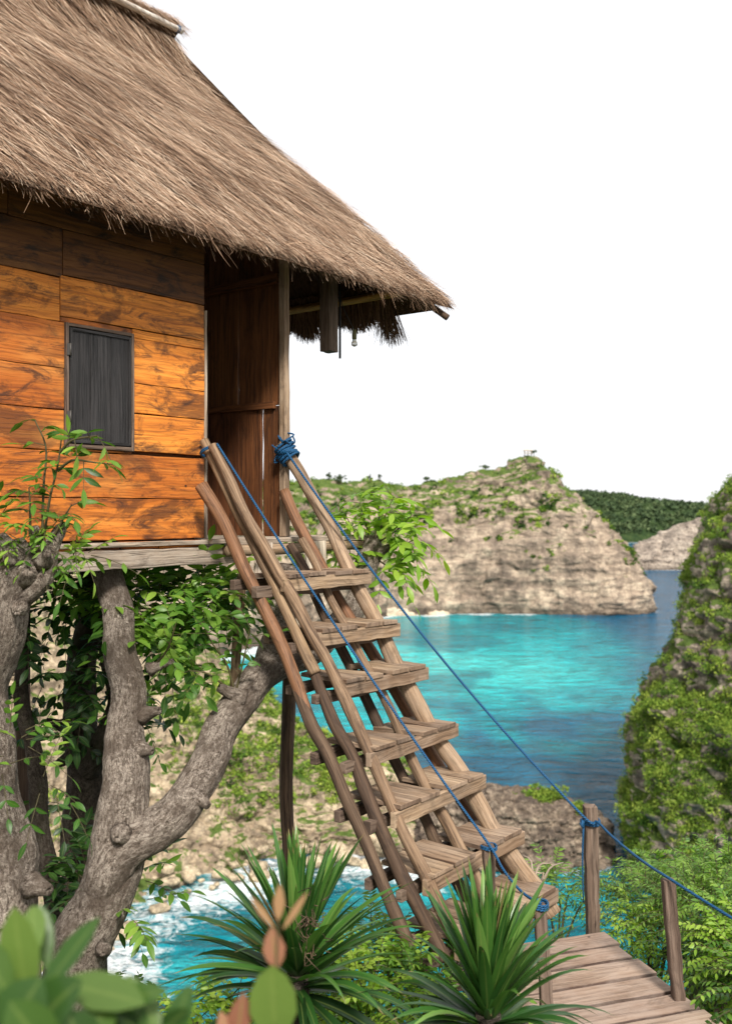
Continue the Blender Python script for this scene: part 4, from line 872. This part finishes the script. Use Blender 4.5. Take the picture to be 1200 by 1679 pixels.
def limbs(parts, m, parent, seg=20, lump=.17, knots=(), thick=1.0):
    q = MB()
    for i, (pts, n) in enumerate(parts):
        pts = [[*p_[:3], p_[3] * thick] for p_ in pts]; n = n * 3; c = spline(pts, n); k = np.arange(n) / 3; c[:, :3] += .012 * np.stack([np.sin(k * .45 + i), np.cos(k * .33 + 2 * i), 0 * k], 1)
        q.tube(c, seg * 3, lump=lump, lf=4.5, seed=7 + i, furrow=.0065)
    for (c, d, r, l) in knots:
        d = unit(d); r *= .72; q.tube(np.array([[*(c - d * r * 1.6), r * 1.9], [*(c - d * r * .5), r * 1.45], [*(c + d * l * .25), r * 1.05], [*(c + d * l * .6), r * .85], [*(c + d * l * .8), r * .72], [*(c + d * l * .72), r * .3]]), 14, lump=.35, lf=11, seed=int(r * 999))
    return q.build('trunk', m, parent)
def fill(lv, regions, tone0=.5, ll=.10, lw=.042, pairs=(3, 5), L=(.22, .38), droop=.35):
    """regions: (px, py, Y, rx, ry, rY, count, tone) ellipsoids filled with pinnate leaves growing out from their middle"""
    for (px, py, Y, rx, ry, rY, n, tone) in regions:
        c = P(px, py, Y)
        for k in range(n):
            d = unit(rng.normal(size=3)); rad = random.random() ** .5
            p = c + d * A(rx / F * Y, rY, ry / F * Y) * rad
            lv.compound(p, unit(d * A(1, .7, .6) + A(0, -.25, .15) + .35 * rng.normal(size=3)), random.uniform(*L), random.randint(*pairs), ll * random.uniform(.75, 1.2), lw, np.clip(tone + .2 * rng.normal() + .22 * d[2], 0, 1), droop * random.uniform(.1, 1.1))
def stem(lv, pts, r0, r1, n=14):
    c = spline(pts, n); lv.tw.tube(np.c_[c, np.linspace(r0, r1, n)], 6, cap=False); return c
def shoot(lv, pts, nleaf, start=.25, L=(.16, .26), ll=.085, lw=.034, tone=.6, pairs=(2, 4), droop=.5):
    c = stem(lv, pts, .007, .003)
    for k in range(nleaf):
        a = start + (1 - start) * (k + .5) / nleaf; i = min(int(a * len(c)), len(c) - 1); t = unit(c[min(i + 1, len(c) - 1)] - c[i - 1])
        ang = k * 2.4; u = unit(np.cross(t, A(.3, 1, .1))); v = np.cross(t, u)
        lv.compound(c[i], unit(t * .6 + u * math.cos(ang) + v * math.sin(ang)), random.uniform(*L), random.randint(*pairs), ll * random.uniform(.8, 1.15), lw, tone + .1 * rng.normal(), droop)

# forked tree carrying the deck
tree = empty('tree', P(150, 1640, 5.3), 'grey barked forked tree whose limbs hold up the treehouse deck', 'tree')
limbs([
    ([[*P(85, 1760, 5.25), .23], [*P(128, 1580, 5.25), .205], [*P(165, 1480, 5.25), .195], [*P(196, 1390, 5.28), .185], [*P(204, 1290, 5.32), .165], [*P(208, 1200, 5.38), .128], [*P(209, 1130, 5.44), .122], [*P(197, 1050, 5.5), .11], [*P(186, 980, 5.6), .105], [*P(180, 900, 5.75), .10]], 70),
    ([[*P(150, 1500, 5.25), .12], [*P(196, 1405, 5.22), .15], [*P(255, 1358, 5.24), .145], [*P(305, 1318, 5.3), .135], [*P(342, 1245, 5.42), .125], [*P(372, 1185, 5.58), .12], [*P(410, 1128, 5.78), .125], [*P(458, 1090, 6.05), .125], [*P(515, 1062, 6.35), .118], [*P(562, 1020, 6.7), .11], [*P(596, 960, 6.95), .105], [*P(604, 915, 7.0), .098], [*P(612, 884, 7.02), .075]], 90),
    ([[*P(430, 1110, 5.95), .09], [*P(452, 1060, 6.15), .12], [*P(462, 1000, 6.35), .10], [*P(468, 935, 6.5), .10]], 24),
], M_bark, tree, 26, .13, thick=.76, knots=
    [(P(243, 1170, 5.38), A(1, -.5, .35), .040, .10), (P(238, 1230, 5.3), A(1, -.4, -.1), .035, .06), (P(330, 1312, 5.25), A(.8, -.5, -.5), .038, .07), (P(385, 1140, 5.6), A(-.75, -.3, .45), .045, .13),
     (P(195, 1372, 5.1), A(-.1, -1, .1), .042, .04), (P(598, 985, 6.9), A(.5, -.3, -.7), .06, .12), (P(625, 905, 6.98), A(.8, -.2, .5), .04, .10), (P(255, 1095, 5.42), A(1, -.3, .4), .03, .14), (P(170, 1560, 5.05), A(.2, -1, .2), .035, .05)])
cr = Leaves()
fill(cr, [(240, 985, 6.1, 90, 32, .4, 66, .55), (325, 992, 6.1, 50, 34, .35, 46, .7), (280, 1042, 6.0, 55, 42, .3, 34, .62), (170, 990, 5.9, 60, 40, .3, 20, .35), (350, 965, 6.4, 25, 20, .3, 12, .75)], ll=.10, lw=.042)
for pts, n in (([P(385, 1135, 5.62), P(372, 1090, 5.6), P(345, 1050, 5.55), P(335, 1020, 5.5)], 7), ([P(388, 1130, 5.62), P(400, 1080, 5.6), P(410, 1030, 5.55)], 6), ([P(375, 1130, 5.6), P(340, 1105, 5.5), P(310, 1100, 5.45)], 6), ([P(255, 1090, 5.42), P(275, 1065, 5.35), P(290, 1020, 5.3)], 7)):
    shoot(cr, pts, n, .2, (.12, .2), .075, .038, .45, (1, 3), .1)
fill(cr, [(225, 1440, 5.5, 26, 40, .2, 9, .5), (215, 1500, 5.4, 28, 26, .2, 7, .5), (240, 1190, 5.6, 24, 30, .2, 6, .5)], ll=.085, lw=.036, L=(.16, .28))
cro = cr.build('crown', L_tree, M_twig, tree)
cr = Leaves()
for pts in ([P(608, 900, 7), P(600, 860, 7), P(590, 825, 6.95)], [P(615, 890, 7), P(630, 850, 6.95), P(645, 815, 6.9)], [P(620, 890, 7), P(650, 870, 6.95), P(675, 845, 6.9)], [P(615, 915, 6.98), P(640, 930, 6.9), P(668, 925, 6.85)],
            [P(606, 895, 7), P(580, 870, 7), P(565, 840, 7)], [P(618, 900, 7), P(655, 895, 6.9), P(680, 885, 6.85)], [P(600, 950, 6.95), P(580, 925, 6.95), P(572, 900, 6.95)], [P(612, 890, 7.1), P(622, 840, 7.15), P(612, 808, 7.2)]):
    shoot(cr, pts, 9, .2, (.15, .27), .11, .042, .6, (2, 4), .5)
cr.build('young_shoots', L_bright, M_twig, tree)

# big pollarded trunk at the left edge
tl_ = empty('tree', P(-20, 1640, 4.7), 'thick grey trunk cut off below the orange wall with thin shoots sprouting from its top', 'tree')
limbs([
    ([[*P(-35, 1780, 4.7), .30], [*P(-12, 1600, 4.7), .26], [*P(-2, 1480, 4.7), .232], [*P(-14, 1370, 4.7), .205], [*P(-26, 1260, 4.7), .19], [*P(-34, 1160, 4.68), .165], [*P(-14, 1080, 4.66), .135], [*P(10, 1010, 4.62), .122], [*P(24, 950, 4.6), .13], [*P(40, 915, 4.58), .12], [*P(52, 898, 4.58), .06]], 70),
    ([[*P(30, 985, 4.6), .05], [*P(75, 945, 4.56), .055], [*P(88, 900, 4.54), .042], [*P(96, 868, 4.54), .030], [*P(97, 862, 4.54), .012]], 18),
], M_bark, tl_, 26, .20, thick=.80, knots=
    [(P(62, 1455, 4.55), A(1, -.6, .05), .045, .10), (P(45, 935, 4.5), A(.35, -1, .35), .055, .05), (P(15, 900, 4.5), A(-.5, -.5, 1), .05, .09), (P(75, 915, 4.48), A(.4, -.8, .5), .035, .07), (P(30, 1000, 4.5), A(.2, -1, -.2), .03, .05), (P(60, 880, 4.55), A(-.1, -.2, 1), .03, .06)])
cr = Leaves()
for pts, n, tn in (([P(72, 885, 4.54), P(82, 820, 4.5), P(95, 765, 4.48), P(102, 715, 4.46)], 6, .5), ([P(97, 770, 4.48), P(120, 755, 4.42), P(150, 758, 4.38), P(185, 762, 4.34)], 4, .55), ([P(100, 740, 4.46), P(120, 722, 4.42), P(160, 715, 4.36)], 5, .65),
                   ([P(70, 885, 4.55), P(72, 800, 4.56), P(76, 735, 4.56), P(58, 690, 4.55)], 6, .45), ([P(50, 880, 4.52), P(50, 830, 4.5), P(48, 800, 4.48)], 5, .4), ([P(88, 880, 4.52), P(105, 850, 4.5), P(118, 828, 4.48)], 3, .5)):
    shoot(cr, pts, n, .3, (.05, .12), .082, .026, tn, (1, 2), .35)
for k in range(38):
    p = P(random.gauss(58, 38), random.gauss(885, 24), 4.5 + .1 * random.random()); d = A(random.gauss(.2, .9), -.5, random.gauss(.1, .5)); cr.compound(p, d, random.uniform(.08, .17), random.randint(2, 4), random.uniform(.045, .07), .016, np.clip(.7 + .2 * rng.normal(), 0, 1), .5)
fill(cr, [(120, 915, 4.55, 36, 18, .1, 8, .55), (20, 1210, 4.4, 40, 22, .1, 7, .45), (70, 1290, 4.4, 45, 20, .1, 5, .5), (10, 1250, 4.4, 30, 25, .1, 5, .5), (-5, 860, 4.5, 26, 26, .1, 6, .6)], ll=.068, lw=.026, L=(.12, .22), pairs=(2, 4))
cr.build('crown', L_tree, M_twig, tl_)

# darker trunks behind
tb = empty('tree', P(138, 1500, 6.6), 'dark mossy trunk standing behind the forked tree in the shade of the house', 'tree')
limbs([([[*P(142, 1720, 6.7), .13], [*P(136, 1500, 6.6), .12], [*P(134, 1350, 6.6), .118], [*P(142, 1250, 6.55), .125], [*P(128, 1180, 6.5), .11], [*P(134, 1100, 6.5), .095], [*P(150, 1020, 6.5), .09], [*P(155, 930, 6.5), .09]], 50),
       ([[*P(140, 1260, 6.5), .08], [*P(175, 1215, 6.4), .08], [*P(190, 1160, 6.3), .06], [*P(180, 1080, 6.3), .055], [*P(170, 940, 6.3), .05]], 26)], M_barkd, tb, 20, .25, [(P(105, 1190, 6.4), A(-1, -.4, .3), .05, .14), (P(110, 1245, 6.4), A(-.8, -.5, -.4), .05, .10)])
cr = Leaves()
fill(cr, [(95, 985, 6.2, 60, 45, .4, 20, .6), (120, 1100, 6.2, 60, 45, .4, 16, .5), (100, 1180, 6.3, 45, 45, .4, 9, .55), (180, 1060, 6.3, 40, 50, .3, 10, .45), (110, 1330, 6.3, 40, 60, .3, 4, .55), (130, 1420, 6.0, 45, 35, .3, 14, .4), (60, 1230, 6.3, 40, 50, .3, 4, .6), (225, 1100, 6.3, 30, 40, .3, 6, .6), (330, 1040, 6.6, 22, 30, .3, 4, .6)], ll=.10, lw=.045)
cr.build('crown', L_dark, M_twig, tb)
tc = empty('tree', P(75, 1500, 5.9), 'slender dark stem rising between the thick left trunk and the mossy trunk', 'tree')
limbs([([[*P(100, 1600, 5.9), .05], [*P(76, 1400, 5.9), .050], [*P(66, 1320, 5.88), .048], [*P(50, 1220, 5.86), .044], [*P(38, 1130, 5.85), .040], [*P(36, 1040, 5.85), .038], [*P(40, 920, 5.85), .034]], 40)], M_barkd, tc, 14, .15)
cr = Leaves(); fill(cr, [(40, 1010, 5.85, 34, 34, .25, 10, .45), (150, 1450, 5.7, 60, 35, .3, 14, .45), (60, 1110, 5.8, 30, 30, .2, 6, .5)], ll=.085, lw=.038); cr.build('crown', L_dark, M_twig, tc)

# ------------------------------------------------------------------ spiky plants
def spiky(name, c, R, n, seed, label, lean=A(0, 0, 0), span=104):
    root = empty(name, c, label, 'spiky plant'); r_ = np.random.default_rng(seed); V = []; Fq = []; rn = []; uv = []; base = 0
    for k in range(n):
        az = k * 2.39996 + r_.normal() * .25; f = (k + .5) / n                      # inner blades stand up, outer ones droop
        el = math.radians(87 - span * f ** 1.2 + r_.normal() * 11); L = R * (1.02 - .22 * abs(f - .45)) * r_.uniform(.82, 1.08); w = .0235 * r_.uniform(.8, 1.2) * (R / .55)
        d = unit(A(math.cos(az) * math.cos(el), math.sin(az) * math.cos(el), math.sin(el)) + lean); s = unit(np.cross(d, UP) + 1e-3); p = c + A(0, 0, .10 - .16 * f) + d * .02; ns = 9; tw = r_.normal() * .25; dro = (.05 + .34 * f * f + .08 * r_.random())
        for j in range(ns + 1):
            a = j / ns; q = p + d * L * a - UP * L * dro * a * a * a; t = unit(d - UP * dro * 3 * a * a); ww = w * (.55 + 1.7 * a) * (1 - a) ** .62 if a < 1 else 0.0003
            ww = w * min(1, .6 + 2.2 * a) * max(1 - a ** 2.4, .01); up = unit(np.cross(s, t)); ss = unit(s + up * tw * a)
            V += [q - ss * ww + up * ww * .35, q - up * 0, q + ss * ww + up * ww * .35]
        for j in range(ns):
            for h_ in (0, 1):
                a = base + j * 3 + h_; Fq.append((a, a + 1, a + 4, a + 3)); v0, v1 = j / ns, (j + 1) / ns; uv += [(h_ * .5, v0), (h_ * .5 + .5, v0), (h_ * .5 + .5, v1), (h_ * .5, v1)]
        rn += [float(np.clip(.46 + .21 * r_.normal() + .14 * (f < .4) - .16 * (f > .75), 0, 1))] * (ns * 2); base += (ns + 1) * 3
    quads('blades', np.array(V), np.array(Fq), L_yucca, root, rn, uv, True)
    q = MB(); q.tube(spline([[*(c + A(.03, .02, -.95)), .05], [*(c + A(0, 0, -.45)), .045], [*(c + A(0, 0, .04)), .05]], 16), 12, lump=.2, lf=20); q.build('stem', M_barkd, root)
    return root
sp1 = spiky('spiky_plant', P(488, 1612, 4.15), .62, 125, 3, 'dark spiky plant with a dry brown flower head in front of the slim support pole')
sp2 = spiky('spiky_plant', P(800, 1680, 3.85), .57, 135, 8, 'bright spiky plant at the foot of the ladder beside the walkway', A(.0, 0, .08), 84)
q = MB()
for k in range(34):
    a = P(505 + random.gauss(0, 10), 1530 + random.gauss(0, 22), 4.02 + random.gauss(0, .03)); q.tube(spline([[*a, .0022], [*(a + rng.normal(size=3) * .02), .002], [*(a + rng.normal(size=3) * .045), .0012]], 5), 4)
q.build('dry_flowers', W_poledark, sp1)

# ------------------------------------------------------------------ blurred plants right in front of the camera
def big_leaf(lv, b, tip, w, Y0, Y1, tone, n=A(0, -1, .35)):
    Y0 *= 1.35; Y1 *= 1.35; a, e = P(*b, Y0), P(*tip, Y1); lv.leaf(a, e - a, n + .1 * rng.normal(size=3), np.linalg.norm(e - a), w / F * (Y0 + Y1) / 2, tone)
fp = empty('broad_leaf_plant', P(60, 1900, 1.650), 'out of focus plant with broad green leaves in the bottom left corner', 'plant'); lv = Leaves()
for b, tp, w, y0, y1, tn, nn in (((58, 1570), (52, 1478), 40, 1.05, 1.1, .7, A(.2, -1, .2)), ((45, 1640), (22, 1500), 62, .98, .95, .72, A(.3, -1, .3)), ((60, 1640), (158, 1503), 42, 1.0, 1.02, .45, A(-.4, -.8, .7)),
        ((78, 1590), (66, 1482), 34, 1.1, 1.12, .5, A(.3, -1, .2)), ((95, 1610), (232, 1640), 66, .98, .92, .62, A(0, -.6, 1)), ((165, 1645), (268, 1622), 40, .96, .93, .5, A(0, -.7, .8)), ((280, 1730), (302, 1612), 48, .95, .98, .45, A(-.3, -1, .3)),
        ((20, 1640), (-40, 1540), 60, .95, .95, .55, A(.2, -1, .4)), ((40, 1700), (120, 1610), 80, .92, .9, .35, A(0, -.8, .6)), ((0, 1720), (60, 1610), 90, .9, .9, .4, A(0, -1, .5)), ((120, 1720), (190, 1640), 60, .92, .95, .55, A(0, -.8, .6)),
        ((200, 1740), (232, 1650), 44, .95, .95, .4, A(0, -1, .4)), ((90, 1740), (20, 1650), 80, .88, .86, .5, A(0, -.9, .6)), ((150, 1740), (110, 1660), 70, .9, .9, .3, A(0, -.9, .5)), ((250, 1760), (320, 1690), 44, .95, .95, .5, A(0, -.9, .6)), ((210, 1600), (262, 1690), 40, .98, .95, .6, A(.3, -.7, .8))):
    big_leaf(lv, b, tp, w * 1.05, y0, y1, tn, nn)
for k in range(16):
    b = (random.uniform(-10, 270), random.uniform(1660, 1740)); an = random.uniform(-2.6, -.5); ln_ = random.uniform(70, 120)
    big_leaf(lv, b, (b[0] + ln_ * math.cos(an), b[1] + ln_ * math.sin(an) * .7), random.uniform(30, 48), .97, .97 + random.uniform(-.04, .04), random.uniform(.05, .6), A(random.gauss(0, .4), -.8, random.uniform(.2, .9)))
for pts in ([P(70, 1900, 1.350), P(66, 1720, 1.350), P(60, 1600, 1.390), P(58, 1540, 1.431)], [P(70, 1850, 1.323), P(100, 1700, 1.309), P(150, 1650, 1.296), P(200, 1640, 1.283)], [P(70, 1850, 1.323), P(30, 1700, 1.283), P(20, 1640, 1.283)], [P(270, 1900, 1.283), P(278, 1780, 1.283), P(281, 1720, 1.283)]): stem(lv, pts, .0045, .002)
lv.build('leaves', L_broad, M_twig, fp, 'stalks', stations=[(0, .06), (.15, .26), (.35, .44), (.6, .5), (.82, .36), (.94, .16), (1, .02)], curl=.12, fold=.18)
sg_ = empty('sapling', P(456, 1900, 1.375), 'out of focus sapling with rosy young leaves over one round green leaf', 'sapling'); lv = Leaves()
big_leaf(lv, (450, 1690), (446, 1590), 78, 1.1, 1.08, .75, A(0, -1, .1)); big_leaf(lv, (470, 1740), (520, 1690), 50, 1.1, 1.05, .6, A(0, -1, .4))
for pts in ([P(460, 1900, 1.485), P(455, 1690, 1.485), P(453, 1600, 1.485), P(456, 1510, 1.485)],): stem(lv, pts, .004, .0018)
lv.build('leaves', L_broad, M_twig, sg_, 'stalks', stations=[(0, .1), (.12, .36), (.35, .5), (.65, .48), (.88, .3), (1, .04)], curl=.05)
lv = Leaves()
for b, tp, w in (((454, 1588), (445, 1522), 38), ((456, 1510), (459, 1450), 19), ((450, 1522), (410, 1470), 12), ((464, 1524), (504, 1464), 12), ((388, 1700), (400, 1632), 40), ((380, 1720), (362, 1660), 30)): big_leaf(lv, b, tp, w, 1.1, 1.1, random.random(), A(.1, -1, .1))
lv.build('young_leaves', L_pink, None, sg_, curl=.08)

# ------------------------------------------------------------------ shrubs on the hillside
def shrub(c, rx, rz, n, ll, lw, mat_, label, L=(.2, .4), pairs=(6, 9), tone=.55, group=None, droop=.5):
    root = empty('shrub', c, label, 'shrub', group); lv = Leaves()
    for k in range(n):
        d = unit(rng.normal(size=3) * A(1, 1, .8) + A(0, 0, .5)); p = c + d * A(rx, rx, rz) * random.random() ** .6
        lv.compound(p, unit(d + A(0, 0, .35) + .4 * rng.normal(size=3)), random.uniform(*L), random.randint(*pairs), ll * random.uniform(.8, 1.2), lw, np.clip(tone + .2 * rng.normal() + .25 * (p[2] - c[2]) / rz, 0, 1), droop)
    for k in range(5):
        e = c + rng.normal(size=3) * A(rx, rx, rz) * .5; stem(lv, [c - A(0, 0, rz + .4), (c + e) / 2 - A(0, 0, .1), e], .010, .004)
    lv.build('foliage', mat_, M_twig, root, 'branches'); return root
def gz(x, y): return float(ground_z(np.array(x), np.array(y)))
near = [
    (P(1150, 1490, 6.6), .36, .20, 80, .042, .013, L_fern, 'feathery light green shrub behind the short leaning post'),
    (P(1065, 1492, 7.3), .36, .20, 70, .042, .013, L_fern, 'feathery shrub in the gap between the tall and short rope posts'),
    (P(915, 1462, 7.6), .26, .12, 30, .045, .013, L_fern, 'feathery fern-like shrub beyond the ladder foot'),
    (P(1215, 1565, 5.7), .30, .24, 80, .036, .018, L_tree, 'leafy mid green shrub at the right edge of the picture below the rope'),
    (P(1235, 1600, 5.4), .24, .20, 66, .036, .018, L_bright, 'low bright green shrub spreading right of the foot of the short post'),
    (P(1070, 1535, 6.7), .26, .16, 56, .034, .016, L_bright, 'small bright shrub hugging the walkway edge'),
    (P(1200, 1450, 7.6), .38, .22, 60, .045, .014, L_fern, 'tall feathery shrub under the green cliff at the right edge'),
    (P(590, 1600, 5.2), .36, .22, 70, .04, .014, L_fern, 'feathery shrub between the two spiky plants'),
    (P(600, 1680, 4.7), .34, .20, 70, .036, .02, L_bright, 'bright low shrub under the right side of the dark spiky plant'),
    (P(690, 1640, 4.9), .34, .2, 50, .04, .018, L_tree, 'mid green shrub under the ladder behind the bright spiky plant'),
    (P(400, 1715, 4.4), .34, .14, 50, .036, .02, L_bright, 'low shrub along the bottom edge left of the dark spiky plant'),
    (P(1275, 1650, 4.9), .26, .22, 70, .034, .02, L_tree, 'dense green shrub in the bottom right corner'),
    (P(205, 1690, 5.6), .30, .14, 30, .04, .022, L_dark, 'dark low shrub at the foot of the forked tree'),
    (P(1110, 1460, 9.0), .5, .25, 60, .05, .02, L_tree, 'round dark shrub under the right cliff beyond the walkway'),
]
for (c, rx, rz, n, ll, lw, m_, lb) in near: shrub(c, rx * 1.0, rz * 1.1, int(n * 2.4), ll * 1.1, lw * 1.0, m_, lb, group='shrubs on the hillside')
# ground cover between them
lv = Leaves()
for k in range(5200):
    x, y = random.uniform(-2.5, 6), random.uniform(2.8, 11); z = gz(x, y)
    if 0.1 < x < 2.1 and y < 6.3: z -= .4
    p = A(x, y, z + .02 + .22 * random.random()); d = unit(rng.normal(size=3) * A(1, 1, .4) + A(0, 0, .5))
    lv.leaf(p, d, UP + .4 * rng.normal(size=3), random.uniform(.05, .11), random.uniform(.025, .05), np.clip(.45 + .25 * rng.normal(), 0, 1))
o = leaf_mesh('ground_cover', lv.p, lv.d, lv.n, lv.l, lv.w, lv.r, L_tree); tag(o, 'low leafy ground cover over the hillside', 'ground cover', kind='stuff')

# ------------------------------------------------------------------ little trees on the skyline and the hut on the peak
def far_tree(c, h, r, label, seed):
    root = empty('tree', c, label, 'tree', 'trees on the headland skyline'); q = MB()
    h *= .7; q.tube(spline([[*(c - UP * 1.5), .22], [*(c + A(.2, 0, h * .5)), .17], [*(c + A(.1, 0, h * .8)), .1]], 8), 7)
    for k in range(4): q.tube(np.array([[*(c + A(.1, 0, h * .55)), .1], [*(c + A(random.gauss(0, r * .6), random.gauss(0, r * .5), h * .88)), .05]]), 6)
    q.build('trunk', M_barkd, root)
    n = 16; r *= .7; C_ = c + A(0, 0, h * .85) + rng.normal(size=(n, 3)) * A(r * .5, r * .5, h * .16); clumps('crown', C_, np.full(n, r * .4), 34, .3, M_veg2, np.clip(.45 + .2 * rng.normal(size=n), 0, 1), .5, root)
def head_z(x, y): 
    d = np.hypot(VH[..., 0] - x, VH[..., 1] - y); i = np.unravel_index(np.argmin(d + 0), d.shape); return float(VH[i][2])
for px, h, r, y, lb in ((559, 6.5, 3.6, 545, 'small round tree on the skyline, second one right of the ladder rail'), (606, 5.2, 1.3, 556, 'left one of two thin trees on the skyline above the bright young shoots'), (700, 3.6, 2.5, 556, 'rounded bush on the ridge where the headland starts to rise'), (622, 5.5, 1.5, 557, 'right one of two thin trees on the skyline above the bright young shoots'),
                      (795, 3.0, 3.0, 553, 'dark bush on the grassy slope below the hut'), (540, 4.4, 2.6, 548, 'low tree on the skyline, the one nearest to the ladder rail')):
    x = (px - 600) / F * y; far_tree(A(x, y, head_z(x, y)), h, r, lb, px)
x = (868 - 600) / F * 544; c = A(x - .5, 544, head_z(x - .5, 544) + 1.4)
far_tree(c + A(2.8, 1, -1.0), 3.6, 2.2, 'small tree leaning over the hut on the headland peak', 3)
hut = empty('lookout_hut', c, 'tiny open lookout hut with a pale roof on the headland peak', 'hut')
q = MB(); q.plank(c + .55 * A(-4.6, 0, .2), c + .55 * A(3.2, 0, .2), A(0, 1.1, 0), A(0, 0, .11)); q.build('floor', W_grey, hut)
for dx in (-4.2, -.8, 2.6):
    for dy in (-1.7, 1.7): q = MB(); q.plank(c + .55 * A(dx, dy, -2.5), c + .55 * A(dx, dy, 3.0), A(.1, 0, 0), A(0, .1, 0)); q.build('post', W_post, hut)
q = MB(); q.plank(c + .55 * A(-5.2, -1.15, 3.3), c + .55 * A(3.4, -1.15, 3.3), A(0, .7, .25), A(0, -.04, .1)); q.plank(c + .55 * A(-5.2, 1.15, 3.3), c + .55 * A(3.4, 1.15, 3.3), A(0, .7, -.25), A(0, .04, .1)); q.build('roof', W_light, hut)
q = MB(); q.plank(c + .55 * A(-4.4, -1.9, 1.2), c + .55 * A(3.0, -1.9, 1.2), A(0, 0, .08), A(0, .05, 0)); q.build('railing', W_light, hut)
# dead twigs at the foot of the ladder
q = MB(); b0 = P(868, 1452, 6.1)
for k in range(9):
    e = b0 + A(random.gauss(.05, .07), random.gauss(0, .05), random.uniform(.05, .16)); q.tube(spline([[*(b0 + A(0, 0, -.25)), .012], [*((b0 + e) / 2 + rng.normal(size=3) * .02), .007], [*e, .003]], 8), 6)
tag(q.build('dry_branch', W_grey), 'bare dry twigs poking up behind the lower end of the ladder', 'branch')
